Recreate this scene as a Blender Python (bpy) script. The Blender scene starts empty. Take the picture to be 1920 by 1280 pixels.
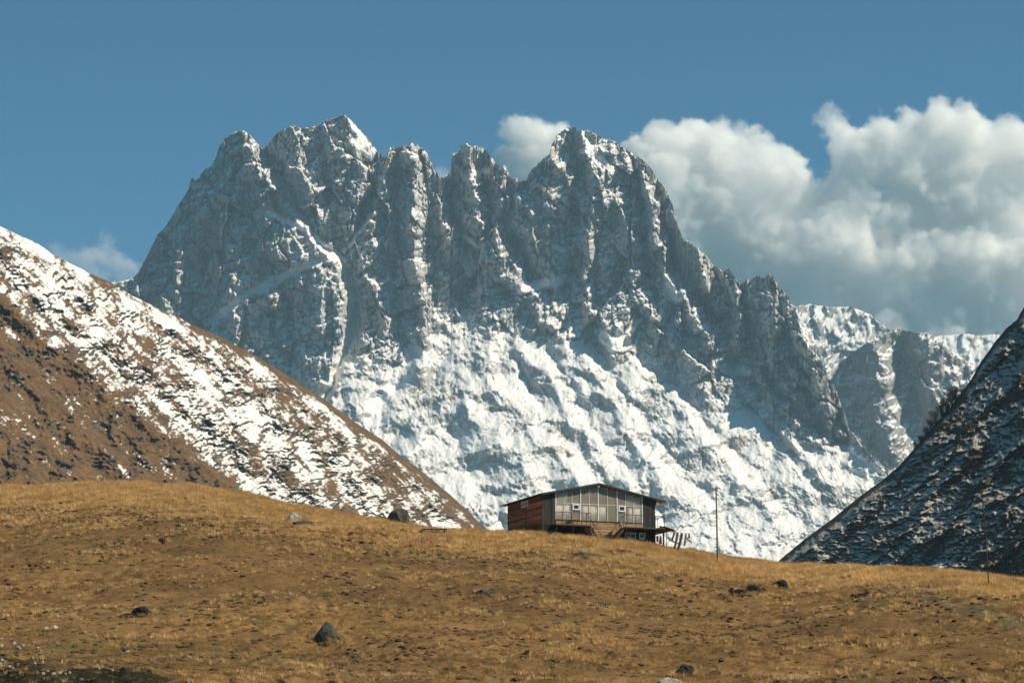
import bpy, bmesh, math, random
import numpy as np
from mathutils import Vector, Matrix

# ------------------------------------------------------------------ camera, sky, sun, exposure
scene = bpy.context.scene
C = scene.collection
R = math.radians
F_PX, PITCH = 4800.0, R(10.45)                 # focal length in photo pixels, camera looks uphill
SUN_AZ, SUN_EL = R(104), R(44)                 # sun high to the right, a little behind the camera

cam_data = bpy.data.cameras.new('camera')
cam_data.sensor_width = 36.0
cam_data.lens = 36.0 * F_PX / 1920.0
cam_data.clip_start, cam_data.clip_end = 0.5, 40000.0
camera = bpy.data.objects.new('camera', cam_data)
C.objects.link(camera)
camera.rotation_euler = (math.pi / 2 + PITCH, 0, 0)
scene.camera = camera

world = bpy.data.worlds.new('World')
scene.world = world
world.use_nodes = True
wn, wl = world.node_tree.nodes, world.node_tree.links
sky = wn.new('ShaderNodeTexSky')
sky.sky_type = 'NISHITA'
sky.sun_disc = False
sky.sun_elevation, sky.sun_rotation = SUN_EL, SUN_AZ
sky.altitude = 2200
sky.air_density, sky.dust_density, sky.ozone_density = 1.0, 0.5, 1.6
tint = wn.new('ShaderNodeMix'); tint.data_type, tint.blend_type = 'RGBA', 'MULTIPLY'
tint.inputs[0].default_value, tint.inputs[7].default_value = 1.0, (0.24, 0.73, 0.84, 1.0)   # the air over the valley is a teal blue
wl.new(sky.outputs[0], tint.inputs[6])
wl.new(tint.outputs[2], wn['Background'].inputs[0])
wn['Background'].inputs[1].default_value = 0.069

sun_data = bpy.data.lights.new('sun', 'SUN')
sun_data.energy, sun_data.angle = 5.0, R(0.53)
sun_data.color = (1.0, 0.90, 0.72)
sun = bpy.data.objects.new('sun', sun_data)
C.objects.link(sun)
sdir = Vector((math.cos(SUN_EL) * math.sin(SUN_AZ), math.cos(SUN_EL) * math.cos(SUN_AZ), math.sin(SUN_EL)))
sun.rotation_euler = sdir.to_track_quat('Z', 'Y').to_euler()

vs = scene.view_settings
vs.view_transform, vs.look, vs.gamma, vs.exposure = 'Standard', 'None', 1.0, 0.38
vs.use_curve_mapping = False
cy = scene.cycles
cy.use_denoising = True
try:
    cy.denoiser = 'OPENIMAGEDENOISE'
except Exception:
    pass
cy.use_adaptive_sampling = True
cy.adaptive_threshold = 0.02
cy.max_bounces, cy.diffuse_bounces, cy.glossy_bounces = 18, 3, 2
cy.transmission_bounces, cy.transparent_max_bounces, cy.volume_bounces = 4, 8, 16
cy.sample_clamp_indirect = 6
cy.volume_max_steps = 256

# ------------------------------------------------------------------ helpers
rng = np.random.RandomState(7)
_perm = rng.permutation(256).astype(np.int32)
_perm = np.concatenate([_perm, _perm, _perm])
_ga = np.linspace(0, 2 * np.pi, 256, endpoint=False)
_gx, _gy = np.cos(_ga).astype(np.float32), np.sin(_ga).astype(np.float32)

def perlin(x, y):
    x = np.asarray(x, np.float32); y = np.asarray(y, np.float32)
    fx, fy = np.floor(x), np.floor(y)
    xi, yi = fx.astype(np.int32) & 255, fy.astype(np.int32) & 255
    x, y = x - fx, y - fy
    u, v = x * x * x * (x * (x * 6 - 15) + 10), y * y * y * (y * (y * 6 - 15) + 10)
    a, b = _perm[xi] + yi, _perm[xi + 1] + yi
    h00, h01, h10, h11 = _perm[a], _perm[a + 1], _perm[b], _perm[b + 1]
    n00 = _gx[h00] * x + _gy[h00] * y
    n10 = _gx[h10] * (x - 1) + _gy[h10] * y
    n01 = _gx[h01] * x + _gy[h01] * (y - 1)
    n11 = _gx[h11] * (x - 1) + _gy[h11] * (y - 1)
    p, q = n00 + u * (n10 - n00), n01 + u * (n11 - n01)
    return (p + v * (q - p)) * 1.5

def fbm(x, y, octaves=5, gain=0.5, lac=2.03):
    s, a, t = 0, 1.0, 0
    for k in range(octaves):
        s = s + a * perlin(x + 17.3 * k, y - 9.1 * k); t += a
        a *= gain; x = x * lac; y = y * lac
    return s / t

def ridged(x, y, octaves=5, gain=0.5, lac=2.07):
    s, a, t, w = 0, 1.0, 0, 1.0
    for k in range(octaves):
        n = 1 - np.abs(perlin(x + 31.7 * k, y + 5.3 * k)) * 1.9
        n = np.clip(n, 0, 1) ** 1.6 * w
        w = np.clip(n * 1.7, 0, 1)
        s = s + a * n; t += a
        a *= gain; x = x * lac; y = y * lac
    return s / t                                  # 0 .. 1, crests near 1

def cells(x, y, seed=0):
    """Tilted flat facets: nearest-cell Voronoi with a random plane in each cell, and the border distance."""
    x = np.asarray(x, np.float32); y = np.asarray(y, np.float32)
    fx, fy = np.floor(x).astype(np.int32), np.floor(y).astype(np.int32)
    best = np.full(x.shape, 9.0, np.float32); second = best.copy(); val = np.zeros_like(best)
    for dx in (-1, 0, 1):
        for dy in (-1, 0, 1):
            cx, cy_ = fx + dx, fy + dy
            h = _perm[(_perm[(cx + seed) & 255] + cy_) & 255]
            px_, py_ = cx + h / 255.0, cy_ + _perm[h + 1] / 255.0
            ex, ey = x - px_, y - py_
            d = ex * ex + ey * ey
            f = (_perm[h + 2] / 255.0 - .5) + ex * (_perm[h + 3] / 127.5 - 1) * .8 + ey * (_perm[h + 5] / 127.5 - 1) * .8
            near = d < best
            second = np.where(near, best, np.minimum(second, d))
            val = np.where(near, f, val); best = np.where(near, d, best)
    return val.astype(np.float32), np.sqrt(second) - np.sqrt(best)

def sstep(a, b, x):
    t = np.clip((x - a) / (b - a), 0, 1)
    return t * t * (3 - 2 * t)

def interp(pts, x):
    p = np.array(pts, float)
    return np.interp(x, p[:, 0], p[:, 1])

_cp, _sp = math.cos(PITCH), math.sin(PITCH)
def ray(u, v):
    """Direction through a point of the picture, scaled so that its depth (Y) is 1."""
    xc, yc = (u - 960.0) / F_PX, (640.0 - v) / F_PX
    yy = _cp - yc * _sp
    return xc / yy, (_sp + yc * _cp) / yy

def at(u, v, depth):
    x, z = ray(u, v)
    return Vector((x * depth, depth, z * depth))

def line_dist(U, V, pts, sv=1.0):
    d = np.full(U.shape, 1e9)
    for (x0, y0), (x1, y1) in zip(pts[:-1], pts[1:]):
        y0, y1 = y0 * sv, y1 * sv
        dx, dy = x1 - x0, y1 - y0
        t = np.clip(((U - x0) * dx + (V * sv - y0) * dy) / (dx * dx + dy * dy + 1e-9), 0, 1)
        d = np.minimum(d, (U - x0 - t * dx) ** 2 + (V * sv - y0 - t * dy) ** 2)
    return np.sqrt(d)

class Field:
    """Smooth relief between traced crest lines (positive) and gully lines (negative), on a coarse grid."""
    def __init__(self, u0, u1, v0, v1, step=4.0):
        self.u0, self.v0, self.s = u0, v0, step
        self.U, self.V = np.meshgrid(np.arange(u0, u1 + step, step), np.arange(v0, v1 + step, step))
    def relief(self, lines, power=1.3, soft=3.0, rest=80.0, sv=1.0):
        num = np.zeros(self.U.shape); den = np.full(self.U.shape, 1.0 / (rest * rest) ** power)
        for val, pts in lines:
            w = 1.0 / (line_dist(self.U, self.V, pts, sv) ** 2 + soft * soft) ** power
            num += val * w; den += w
        return num / den
    def band(self, lines):
        m = np.zeros(self.U.shape)
        for wid, pts in lines:
            m = np.maximum(m, 1 - sstep(wid * .35, wid, line_dist(self.U, self.V, pts)))
        return m
    def sample(self, g, u, v):
        x, y = (u - self.u0) / self.s, (v - self.v0) / self.s
        h, w = g.shape
        x, y = np.clip(x, 0, w - 1.001), np.clip(y, 0, h - 1.001)
        i, j = np.floor(x).astype(int), np.floor(y).astype(int)
        a, b = x - i, y - j
        return (g[j, i] * (1 - a) + g[j, i + 1] * a) * (1 - b) + (g[j + 1, i] * (1 - a) + g[j + 1, i + 1] * a) * b

def grid_normals(P):
    """P: rows x cols x 3 (row 0 at the top). Upward / camera-facing unit normals."""
    du, dv = np.gradient(P, axis=1), np.gradient(P, axis=0)
    n = np.cross(dv, du)
    n /= np.linalg.norm(n, axis=2, keepdims=True) + 1e-12
    return n

def grid_mesh(name, P, material, attrs=None, kind='structure', smooth=True):
    h, w = P.shape[:2]
    idx = np.arange(h * w).reshape(h, w)
    q = np.stack([idx[1:, :-1], idx[1:, 1:], idx[:-1, 1:], idx[:-1, :-1]], -1).reshape(-1, 4)
    me = bpy.data.meshes.new(name)
    me.vertices.add(h * w); me.vertices.foreach_set('co', P.reshape(-1).astype(np.float32))
    me.loops.add(q.size); me.loops.foreach_set('vertex_index', q.reshape(-1).astype(np.int32))
    me.polygons.add(len(q)); me.polygons.foreach_set('loop_start', np.arange(0, q.size, 4, dtype=np.int32))
    me.polygons.foreach_set('use_smooth', np.full(len(q), smooth))
    me.update(calc_edges=True)
    for k, a in (attrs or {}).items():
        at_ = me.attributes.new(k, 'FLOAT', 'POINT')
        at_.data.foreach_set('value', a.reshape(-1).astype(np.float32))
    me.materials.append(material)
    o = bpy.data.objects.new(name, me)
    if kind:
        o['kind'] = kind
    C.objects.link(o)
    return o

def tag(o, label, cat, group=None):
    o['label'], o['category'] = label, cat
    if group:
        o['group'] = group
    return o

# ---- node material helper
class Mat:
    def __init__(self, name, rough=0.9, spec=0.2):
        self.m = bpy.data.materials.new(name)
        self.m.use_nodes = True
        self.t = self.m.node_tree
        self.b = self.t.nodes['Principled BSDF']
        self.b.inputs['Roughness'].default_value = rough
        self.b.inputs['Specular IOR Level'].default_value = spec
    def n(self, kind, **kw):
        nd = self.t.nodes.new('ShaderNode' + kind)
        for k, v in kw.items():
            setattr(nd, k, v)
        return nd
    def set(self, sock, v):
        if hasattr(v, 'is_linked') or isinstance(v, bpy.types.NodeSocket):
            self.t.links.new(v, sock)
        else:
            if isinstance(v, tuple) and len(v) == 3 and sock.type == 'RGBA':
                v = v + (1.0,)
            sock.default_value = v
    def coords(self, scale=(1, 1, 1), rot=(0, 0, 0), which='Object'):
        tc, mp = self.n('TexCoord'), self.n('Mapping')
        self.t.links.new(tc.outputs[which], mp.inputs[0])
        mp.inputs['Rotation'].default_value = rot
        mp.inputs['Scale'].default_value = scale
        return mp.outputs[0]
    def noise(self, vec, scale, detail=4.0, rough=0.55, dist=0.0):
        nd = self.n('TexNoise')
        self.t.links.new(vec, nd.inputs['Vector'])
        nd.inputs['Scale'].default_value, nd.inputs['Detail'].default_value = scale, detail
        nd.inputs['Roughness'].default_value, nd.inputs['Distortion'].default_value = rough, dist
        return nd.outputs['Fac']
    def attr(self, name):
        nd = self.n('Attribute'); nd.attribute_name = name
        return nd.outputs['Fac']
    def math(self, op, a, b=0.0, clamp=False):
        nd = self.n('Math', operation=op, use_clamp=clamp)
        self.set(nd.inputs[0], a); self.set(nd.inputs[1], b)
        return nd.outputs[0]
    def ramp(self, fac, lo, hi, a=0.0, b=1.0):
        nd = self.n('MapRange', interpolation_type='SMOOTHSTEP')
        self.set(nd.inputs['Value'], fac)
        nd.inputs['From Min'].default_value, nd.inputs['From Max'].default_value = lo, hi
        nd.inputs['To Min'].default_value, nd.inputs['To Max'].default_value = a, b
        return nd.outputs[0]
    def mix(self, fac, a, b, mode='MIX'):
        nd = self.n('Mix', data_type='RGBA', blend_type=mode)
        self.set(nd.inputs[0], fac); self.set(nd.inputs[6], a); self.set(nd.inputs[7], b)
        return nd.outputs[2]
    def color(self, c):
        self.set(self.b.inputs['Base Color'], c)
    def bump(self, h, dist, strength=1.0):
        nd = self.n('Bump')
        nd.inputs['Distance'].default_value, nd.inputs['Strength'].default_value = dist, strength
        self.t.links.new(h, nd.inputs['Height'])
        self.t.links.new(nd.outputs[0], self.b.inputs['Normal'])
# ------------------------------------------------------------------ far terrain
def rock_snow_material(name, rock_a, rock_b, rock_c, snow=(0.70, 0.69, 0.67), s=1.0):
    m = Mat(name, 0.85, 0.15)
    v = m.coords()
    big = m.noise(v, 0.010 / s, 5, 0.6)
    mid = m.noise(v, 0.06 / s, 6, 0.65)
    streak = m.noise(m.coords((1, 1, 0.18)), 0.11 / s, 5, 0.6)
    fine = m.noise(v, 0.45 / s, 3, 0.6)
    c = m.mix(m.ramp(streak, .38, .62), rock_a, rock_b)
    c = m.mix(m.ramp(big, .53, .66, 0, .75), c, rock_c)
    c = m.mix(m.ramp(mid, .30, .54, .55, 0), c, (0.10, 0.098, 0.095))
    sn = m.attr('snow')
    f = m.math('ADD', sn, m.math('MULTIPLY', m.math('SUBTRACT', fine, .5), 1.0))
    f = m.math('ADD', f, m.math('MULTIPLY', m.math('SUBTRACT', mid, .5), .35))
    f = m.ramp(f, .44, .56)
    m.color(m.mix(f, c, snow))
    m.bump(m.math('ADD', m.math('MULTIPLY', mid, .6), m.math('MULTIPLY', fine, .25)), 5.0 * s, .55)
    return m.m

ROCK = rock_snow_material('cliff_rock_and_snow', (0.47, 0.465, 0.455), (0.35, 0.345, 0.335), (0.45, 0.385, 0.32))
ROCK_FAR = rock_snow_material('far_rock_and_snow', (0.30, 0.29, 0.27), (0.20, 0.19, 0.18), (0.30, 0.25, 0.20), s=1.3)

def crest_rows(P, n=10, run=45.0, drop=1.5):
    """Rows of the unseen back slope behind the crest (row 0 of P), so that the mountain is solid."""
    rows = []
    top = P[0]
    for k in range(n, 0, -1):
        r = top.copy()
        d = run * k ** 1.3 * .35 + 3
        r[:, 1] += d
        r[:, 2] -= d * drop * .8
        rows.append(r)
    return np.concatenate([np.array(rows), P], 0)

def skirt_rows(P, v1, us, D, v_end, n=14, out=1.45):
    """Rows that carry the slope on below what the foreground hides."""
    rows = []
    for k in range(1, n + 1):
        v = v1 + (v_end - v1) * k / n
        x, z = ray(us, np.full_like(us, v))
        d = D[-1] - (v - v1) * out * D[-1] / F_PX
        rows.append(np.stack([x * d, d, z * d], -1))
    return np.concatenate([P, np.array(rows)], 0)

def pad(a, top, bottom):
    return np.concatenate([np.repeat(a[:1], top, 0), a, np.repeat(a[-1:], bottom, 0)], 0)

# ---- the massif
SIL = [(180,560),(220,526),(242,526),(260,510),(279,473),(295,440),(306,430),(321,407),(334,385),(347,366),(354,352),(357,335),(362,333),(365,339),
 (374,333),(382,318),(396,311),(404,298),(411,274),(422,258),(440,247),(455,244),(470,254),(481,267),(494,282),(503,269),(514,256),(528,243),
 (550,236),(569,241),(591,236),(609,227),(631,219),(646,215),(657,225),(675,243),(694,265),(708,285),(723,296),(730,278),(749,274),(768,270),(790,274),
 (797,283),(806,300),(817,320),(827,331),(838,328),(845,327),(847,302),(849,285),(860,285),(863,272),(876,268),(885,276),(900,278),(911,278),(917,289),
 (929,302),(939,315),(946,309),(951,316),(959,337),(968,331),(973,333),(977,340),(983,340),(997,320),(1012,302),(1030,289),(1034,272),(1045,252),
 (1063,239),(1078,239),(1089,245),(1104,245),(1130,258),(1152,265),(1170,276),(1188,289),(1203,298),(1221,315),(1232,335),(1247,353),(1262,386),
 (1273,427),(1282,449),(1295,454),(1308,465),(1324,477),(1337,492),(1347,500),(1357,508),(1366,498),(1375,513),(1383,526),(1391,531),(1401,523),
 (1422,515),(1432,523),(1440,515),(1450,518),(1463,541),(1478,557),(1494,577),(1504,598),(1515,616),(1530,647),(1551,698),(1561,719),(1576,755),
 (1586,781),(1592,806),(1604,812),(1616,822),(1626,845),(1660,876),(1720,905),(1800,930)]
FOOT = [(180,640),(400,665),(560,730),(620,745),(660,690),(780,655),(830,610),(930,600),(1000,622),(1130,640),(1200,655),(1300,715),(1400,725),(1450,785),(1580,840),(1800,940)]
MID = [(180,560),(400,600),(560,640),(700,560),(830,520),(900,525),(1000,535),(1100,540),(1250,540),(1330,590),(1400,700),(1580,830),(1800,935)]

CREST_LINES = [
 (26,[(455,250),(430,335),(385,395),(345,455),(325,520),(318,600)]),
 (16,[(474,322),(484,360),(484,396)]),
 (30,[(455,260),(470,290),(488,325),(520,360),(545,400),(570,425),(600,460),(628,500),(645,560),(640,640),(610,720)]),
 (24,[(495,394),(520,440),(535,470)]), (14,[(420,405),(430,480),(440,560)]),
 (26,[(575,490),(592,520),(598,594),(598,690)]),
 (20,[(550,240),(560,300),(580,360),(605,410)]),
 (42,[(646,215),(655,263),(679,318),(668,374),(660,430)]),
 (34,[(730,282),(720,350),(700,420),(690,500),(700,560),(720,600)]),
 (44,[(768,272),(778,330),(770,420),(780,500),(795,560),(800,640),(790,680)]),
 (36,[(824,335),(828,400),(838,450),(852,466)]),
 (34,[(876,268),(884,330),(892,390),(898,440)]), (20,[(925,310),(935,360),(940,400)]),
 (38,[(925,415),(935,470),(950,520),(975,545)]),
 (24,[(968,335),(975,400),(1000,450)]),
 (50,[(1089,245),(1118,330),(1112,390),(1106,467),(1098,526),(1110,590),(1150,640)]),
 (54,[(1203,298),(1216,368),(1232,430),(1243,493),(1258,529),(1290,580),(1330,640)]),
 (30,[(1030,300),(1075,345),(1090,400)]), (-24,[(1150,420),(1120,470),(1100,540)]), (24,[(1150,330),(1165,400),(1205,470)]),
 (30,[(1247,353),(1268,430),(1280,470)]),
 (34,[(1308,465),(1325,530),(1350,580)]),
 (46,[(1376,530),(1388,590),(1378,640),(1355,680)]),
 (26,[(830,610),(810,660),(790,690)]), (30,[(1000,560),(1010,600),(1060,630)]), (30,[(1200,560),(1230,600),(1260,650)]),
 (34,[(1440,518),(1455,560),(1492,615),(1520,680),(1545,750),(1575,815)]),
 (30,[(1410,700),(1440,740),(1500,790),(1530,825)]), (20,[(1590,806),(1612,830),(1622,850)]),
 # lower snow spurs
 (38,[(928,606),(915,650),(905,690),(869,724),(813,786),(786,826),(760,860)]),
 (36,[(905,690),(940,740),(990,800),(1060,870),(1120,930)]),
 (22,[(869,745),(900,800),(956,849),(995,893),(1030,940),(1080,1000)]),
 (30,[(976,660),(1035,711),(1067,770),(1120,830)]),
 (34,[(1067,632),(1122,711),(1150,750),(1190,830),(1240,900)]),
 (34,[(1130,635),(1190,680),(1240,720),(1312,817),(1380,890),(1450,960)]),
 (30,[(1340,690),(1400,740),(1460,800),(1520,870),(1570,930)]),
 (22,[(1230,620),(1300,700),(1360,780)]),
]
GULLY_LINES = [
 (-60,[(499,284),(517,322),(558,396),(590,443),(637,484),(660,535),(670,572),(655,631),(622,715),(595,765)]),
 (-16,[(385,330),(400,400),(392,470),(388,545),(400,600)]), (-18,[(440,300),(455,360),(460,410),(470,470)]),
 (-22,[(520,520),(545,600),(550,680)]),
 (-30,[(600,250),(615,310),(622,380),(632,440)]),
 (-36,[(712,300),(700,350),(680,400),(646,473)]),
 (-30,[(745,300),(745,380),(735,470),(745,560),(745,640)]),
 (-50,[(838,330),(842,380),(858,440),(876,490),(888,525),(870,570)]),
 (-34,[(905,290),(912,350),(918,400),(905,470)]), (-36,[(977,342),(955,385),(940,412),(972,470),(1005,522)]),
 (-34,[(1085,300),(1078,380),(1075,440),(1086,480),(1068,524)]),
 (-40,[(1190,300),(1198,380),(1208,450),(1212,520),(1235,560)]),
 (-46,[(1228,335),(1250,420),(1268,490),(1295,545),(1350,610),(1370,690)]),
 (-26,[(1340,495),(1348,540),(1365,575)]),
 (-40,[(1388,535),(1400,600),(1420,670),(1440,720),(1470,760),(1540,810),(1580,836)]),
 (-26,[(1460,545),(1470,620),(1500,700),(1520,760)]),
 (-34,[(780,660),(752,700),(715,770),(690,830)]), (-30,[(855,640),(820,700),(770,780),(730,840)]),
 (-30,[(840,800),(870,860),(900,920),(950,990)]),
 (-30,[(945,640),(985,710),(1030,790),(1090,850),(1160,930)]),
 (-30,[(1020,650),(1075,730),(1110,800),(1170,870),(1240,960)]),
 (-32,[(1100,640),(1160,720),(1210,790),(1280,880),(1350,960)]),
 (-32,[(1200,670),(1280,740),(1350,820),(1430,900),(1500,980)]),
 (-30,[(1370,700),(1420,790),(1490,860),(1540,930)]),
]
SNOW_LINES = [
 (11,[(617,482),(580,496),(532,515),(470,550),(396,600)]), (10,[(590,443),(637,486),(657,530)]), (17,[(660,535),(669,575),(655,631),(622,715),(595,765)]),
 (7,[(517,322),(558,396),(590,443)]), (6,[(388,540),(400,560)]), (8,[(495,397),(530,412),(570,430)]), (6,[(701,401),(646,473)]),
 (8,[(655,225),(690,280),(700,300)]), (14,[(672,265),(695,290)]), (16,[(876,485),(882,515)]), (8,[(860,440),(900,462)]), (10,[(885,328),(912,318)]),
 (12,[(975,546),(1020,532),(1071,520)]), (8,[(1040,460),(1062,468)]), (6,[(1080,500),(1085,470)]), (10,[(1095,250),(1120,300),(1150,320)]), (7,[(1060,290),(1100,282),(1130,300)]),
 (9,[(1200,600),(1160,640),(1150,655)]), (22,[(780,660),(745,710),(700,800)]), (16,[(1250,540),(1270,560)]), (12,[(1400,700),(1360,690)]),
 (18,[(1170,640),(1130,630),(1150,650)]), (12,[(1500,590),(1520,640)]), (16,[(1585,850),(1640,880)]), (20,[(1500,840),(1600,890),(1680,930)]),
]

def build_massif():
    us = np.arange(196.0, 1790.0, 1.55)
    nv, vbot = 540, 1075.0
    crest = interp(SIL, us)
    sharp = np.clip(.35 + sstep(720, 760, us) * (1 - sstep(990, 1030, us)) + sstep(1270, 1300, us) * (1 - sstep(1500, 1580, us)), 0, 1.1)
    crest = crest + sharp * (6.5 * fbm(us / 15.0, us * 0 + 3.3, 5, .66) - 6.5 * (ridged(us / 9.0, us * 0 + 8.1, 3) - .5))
    crest = crest + (1 - sstep(1586, 1600, us)) * 1.2 * fbm(us / 4.0, us * 0 + 1.7, 2)
    t = (np.linspace(0, 1, nv) ** 1.0)[:, None]
    V = crest[None] + (vbot - crest[None]) * t
    U = np.repeat(us[None], nv, 0)
    # slope profile: talus below, ledges between, wall above
    foot, mid = interp(FOOT, us)[None], interp(MID, us)[None]
    wob = 55 * fbm(U / 110, V / 90, 5, .58)
    low = sstep(-45, 45, V + wob - foot)
    band = sstep(-20, 25, V + wob - mid) * (1 - low)
    cot = 0.36 * (1 - low - band) + 0.74 * band + 1.45 * low
    cot = cot + .22 * (1 - sstep(0, 26, V - crest[None])) * (1 - low)
    dv = np.gradient(V, axis=0)
    step = cot * dv * (3300.0 / F_PX)
    base = 3010 + np.cumsum(step[::-1], 0)[::-1]
    blend = fbm(us / 300.0, us * 0 + .3, 2) * 0
    # columns start from one common talus line, keep the big form even
    fld = Field(190, 1800, 200, 1090)
    rel = fld.relief(CREST_LINES + GULLY_LINES, .75, 4.0, 55.0, .8)
    warp_u, warp_v = 9 * fbm(U / 45, V / 60, 4), 9 * fbm(U / 45 + 50, V / 60, 4)
    zig = 7 * fbm(U / 16 + 70, V / 22, 4, .6)
    relief = fld.sample(rel, U + 1.4 * warp_u + zig, V + 1.4 * warp_v)
    snowl = fld.sample(fld.band(SNOW_LINES), U + .7 * warp_u + 3 * fbm(U / 8, V / 8, 2), V + .7 * warp_v)
    rocky = 1 - .55 * low
    rib = ridged(U / 74 + .25 * V / 100, V / 150, 5, .52) - .5
    rib2 = ridged(U / 27 - .2 * V / 60 + 7, V / 62 + 3, 4, .55) - .5
    fv, fb = cells((U + .5 * warp_u * 2) / 15, (V + warp_v) / 26, 3)
    gv, gb = cells((U + warp_u) / 7 + 40, (V + warp_v) / 10, 9)
    chunk = fbm(U / 24, V / 20, 5, .58)
    # diagonal ribs of the talus run down to the right
    du, dv2 = (U * .62 + V * .78), (U * .78 - V * .62)
    tal = ridged(dv2 / 44 + 9, du / 120, 5, .56) - .45
    tal2 = ridged(dv2 / 17 + 3, du / 30 + 5, 4, .55) - .45
    strata = ((V + .22 * U + 9 * fbm(U / 50, V / 50, 3)) / 13.0) % 1.0
    bv, bb = cells((U + 1.6 * warp_u) / 62, (V + 1.6 * warp_v) / 95, 21)
    cv, cb = cells((U + 1.3 * warp_u - .3 * V) / 30, (V + 1.3 * warp_v) / 44, 33)
    hi = (1 - low) * (1 - .85 * snowl)
    w2u, w2v = 4 * fbm(U / 13 + 3, V / 17, 3), 4 * fbm(U / 13 + 30, V / 17, 3)
    dv_, db_ = cells((U + w2u) / 8.5 + .35 * V / 9, (V + w2v) / 12, 51)
    ev, eb = cells((U + w2u * .5) / 4.6, (V + w2v * .5) / 6.0, 71)
    crack = lambda b_, w_: 1 - sstep(0, w_, b_)
    out = relief * (1.1 * (1 - low) + .48 * low)
    def ledge(period, tilt, wob_, seed_):
        fr = ((V + tilt * U + wob_ * fbm(U / 60 + seed_, V / 60, 4)) / period) % 1.0
        return sstep(0, .16, fr) * (1 - fr) - .4
    keep = sstep(-.25, .2, fbm(U / 70 + 31, V / 55, 3))
    out = out + hi * (keep * (11 * ledge(52, .55, 26, 2) + 5 * ledge(19, .36, 14, 6)) + (1 - keep) * (9 * ledge(44, -.45, 24, 9)))
    out = out + hi * (6 * rib + 6 * rib2 + 30 * bv + 17 * cv + 10 * fv + 4.6 * dv_ + 2.4 * ev
                      - 6 * crack(bb, .06) - 4.5 * crack(cb, .08) - 3.2 * crack(fb, .10) - 1.6 * crack(db_, .14) + 6 * chunk + 3.0 * strata)
    rockband = sstep(.02, .34, fbm(U / 85 + 12, V / 60 + 4, 5, .6) + .04)          # broken rocky belts in the snow apron
    calm = .62 + .55 * rockband
    apron = 24 * fbm(U / 105 + 8, V / 80, 3, .5) + 15 * (ridged(U / 120 + .55 * V / 100, V / 95 - .4 * U / 120 + 2, 4, .5) - .5)
    out = out + low * (apron + calm * (4 * tal + 2.0 * tal2 + 4.5 * fbm(U / 30 + 1, V / 24, 5, .56) + 2.4 * cv + 2.4 * fv + 1.8 * dv_ + 1.4 * ev) + .7 * fbm(U / 9, V / 6, 3))
    out = out - 4 * snowl
    lean = interp([(180, -70), (600, -20), (900, 20), (1050, 30), (1200, 30), (1300, 25), (1800, -20)], us)[None]
    D = base - out - lean * 1.0
    x, z = ray(U, V)
    P = np.stack([x * D, D, z * D], -1)
    N = grid_normals(P)
    # snow lies where the ground is flat enough, and in the traced couloirs
    P2 = P.copy()
    nz = N[..., 2]
    # a slightly blurred slope keeps the ledges readable
    nzb = (nz + np.roll(nz, 1, 0) + np.roll(nz, -1, 0) + np.roll(nz, 1, 1) + np.roll(nz, -1, 1)) / 5
    patch = fbm(U / 60 + 5, V / 50, 5, .6)
    alt = sstep(0, 60, V - crest[None])
    fine = fbm(U / 4.2, V / 3.2, 3, .6)
    s_low = (nzb - .62) * 2.6 + .96 + .30 * patch - .80 * rockband + .80 * fine * (.45 + .55 * rockband)
    s_hi = (nzb - .42) * 2.2 + .33 + .50 * patch + .66 * fine
    snow = low * s_low + band * (.5 * (s_low + s_hi) + .05) + (1 - low - band) * s_hi
    left_face = (1 - sstep(380, 440, U + .80 * (V - 330))) * sstep(220, 260, U) * .26
    snow = snow + left_face * (1 - low)
    snow = np.clip(np.clip(snow, -.2, 1) + snowl * (1.1 + .5 * fbm(U / 9, V / 9, 3)), 0, 1)
    P = crest_rows(P)
    snow = pad(snow, 10, 14)
    P = skirt_rows(P, vbot, us, D, 1535)
    grid_mesh('mountain_massif', P, ROCK, {'snow': snow})

build_massif()

# ---- the rock buttress and the white ridges farther back
def build_far(name, sil, u0, u1, vbot, dist, cot, amp, snowbias, du=2.2, nv=190, lines=(), mat=None, jag=3.0, tilt=0.0):
    us = np.arange(u0, u1, du)
    crest = interp(sil, us) + jag * fbm(us / 12.0 + dist, us * 0, 4, .6) - jag * .7 * (ridged(us / 8.0, us * 0 + dist, 3) - .5)
    t = np.linspace(0, 1, nv)[:, None]
    V = crest[None] + (vbot - crest[None]) * t
    U = np.repeat(us[None], nv, 0)
    step = cot * np.gradient(V, axis=0) * dist / F_PX
    base = dist + np.cumsum(step[::-1], 0)[::-1] + tilt * (U - u0)
    o = amp * 26 * (ridged(U / 60 + dist, V / 120 + .3 * U / 60, 5, .55) - .5)
    o = o + amp * (16 * cells(U / 40, V / 60, 5)[0] + 9 * cells(U / 18, V / 26, 15)[0] + 4.5 * cells(U / 8, V / 11, 25)[0])
    o = o + amp * 8 * (ridged(U / 22 + 3, V / 40, 4, .55) - .5) + amp * 9 * fbm(U / 18, V / 16, 5, .6)
    if lines:
        fld = Field(u0 - 10, u1 + 10, min(p[1] for p in sil) - 20, vbot + 10)
        o = o + fld.sample(fld.relief(lines, 1.15, 4, 50), U + 6 * fbm(U / 30, V / 30, 3), V)
    D = base - o
    x, z = ray(U, V)
    P = np.stack([x * D, D, z * D], -1)
    nz = grid_normals(P)[..., 2]
    snow = np.clip((nz - .55) * 2.0 + .35 * fbm(U / 4.4, V / 3.4, 3, .6) + snowbias + .6 * fbm(U / 40, V / 34, 5, .6) + .15 * fbm(U / 5, V / 4, 2), 0, 1)
    P = crest_rows(P, 8, 40)
    P = skirt_rows(P, vbot, us, D, 1530, 8, cot)
    return grid_mesh(name, P, mat or ROCK_FAR, {'snow': pad(snow, 8, 8)})

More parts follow.
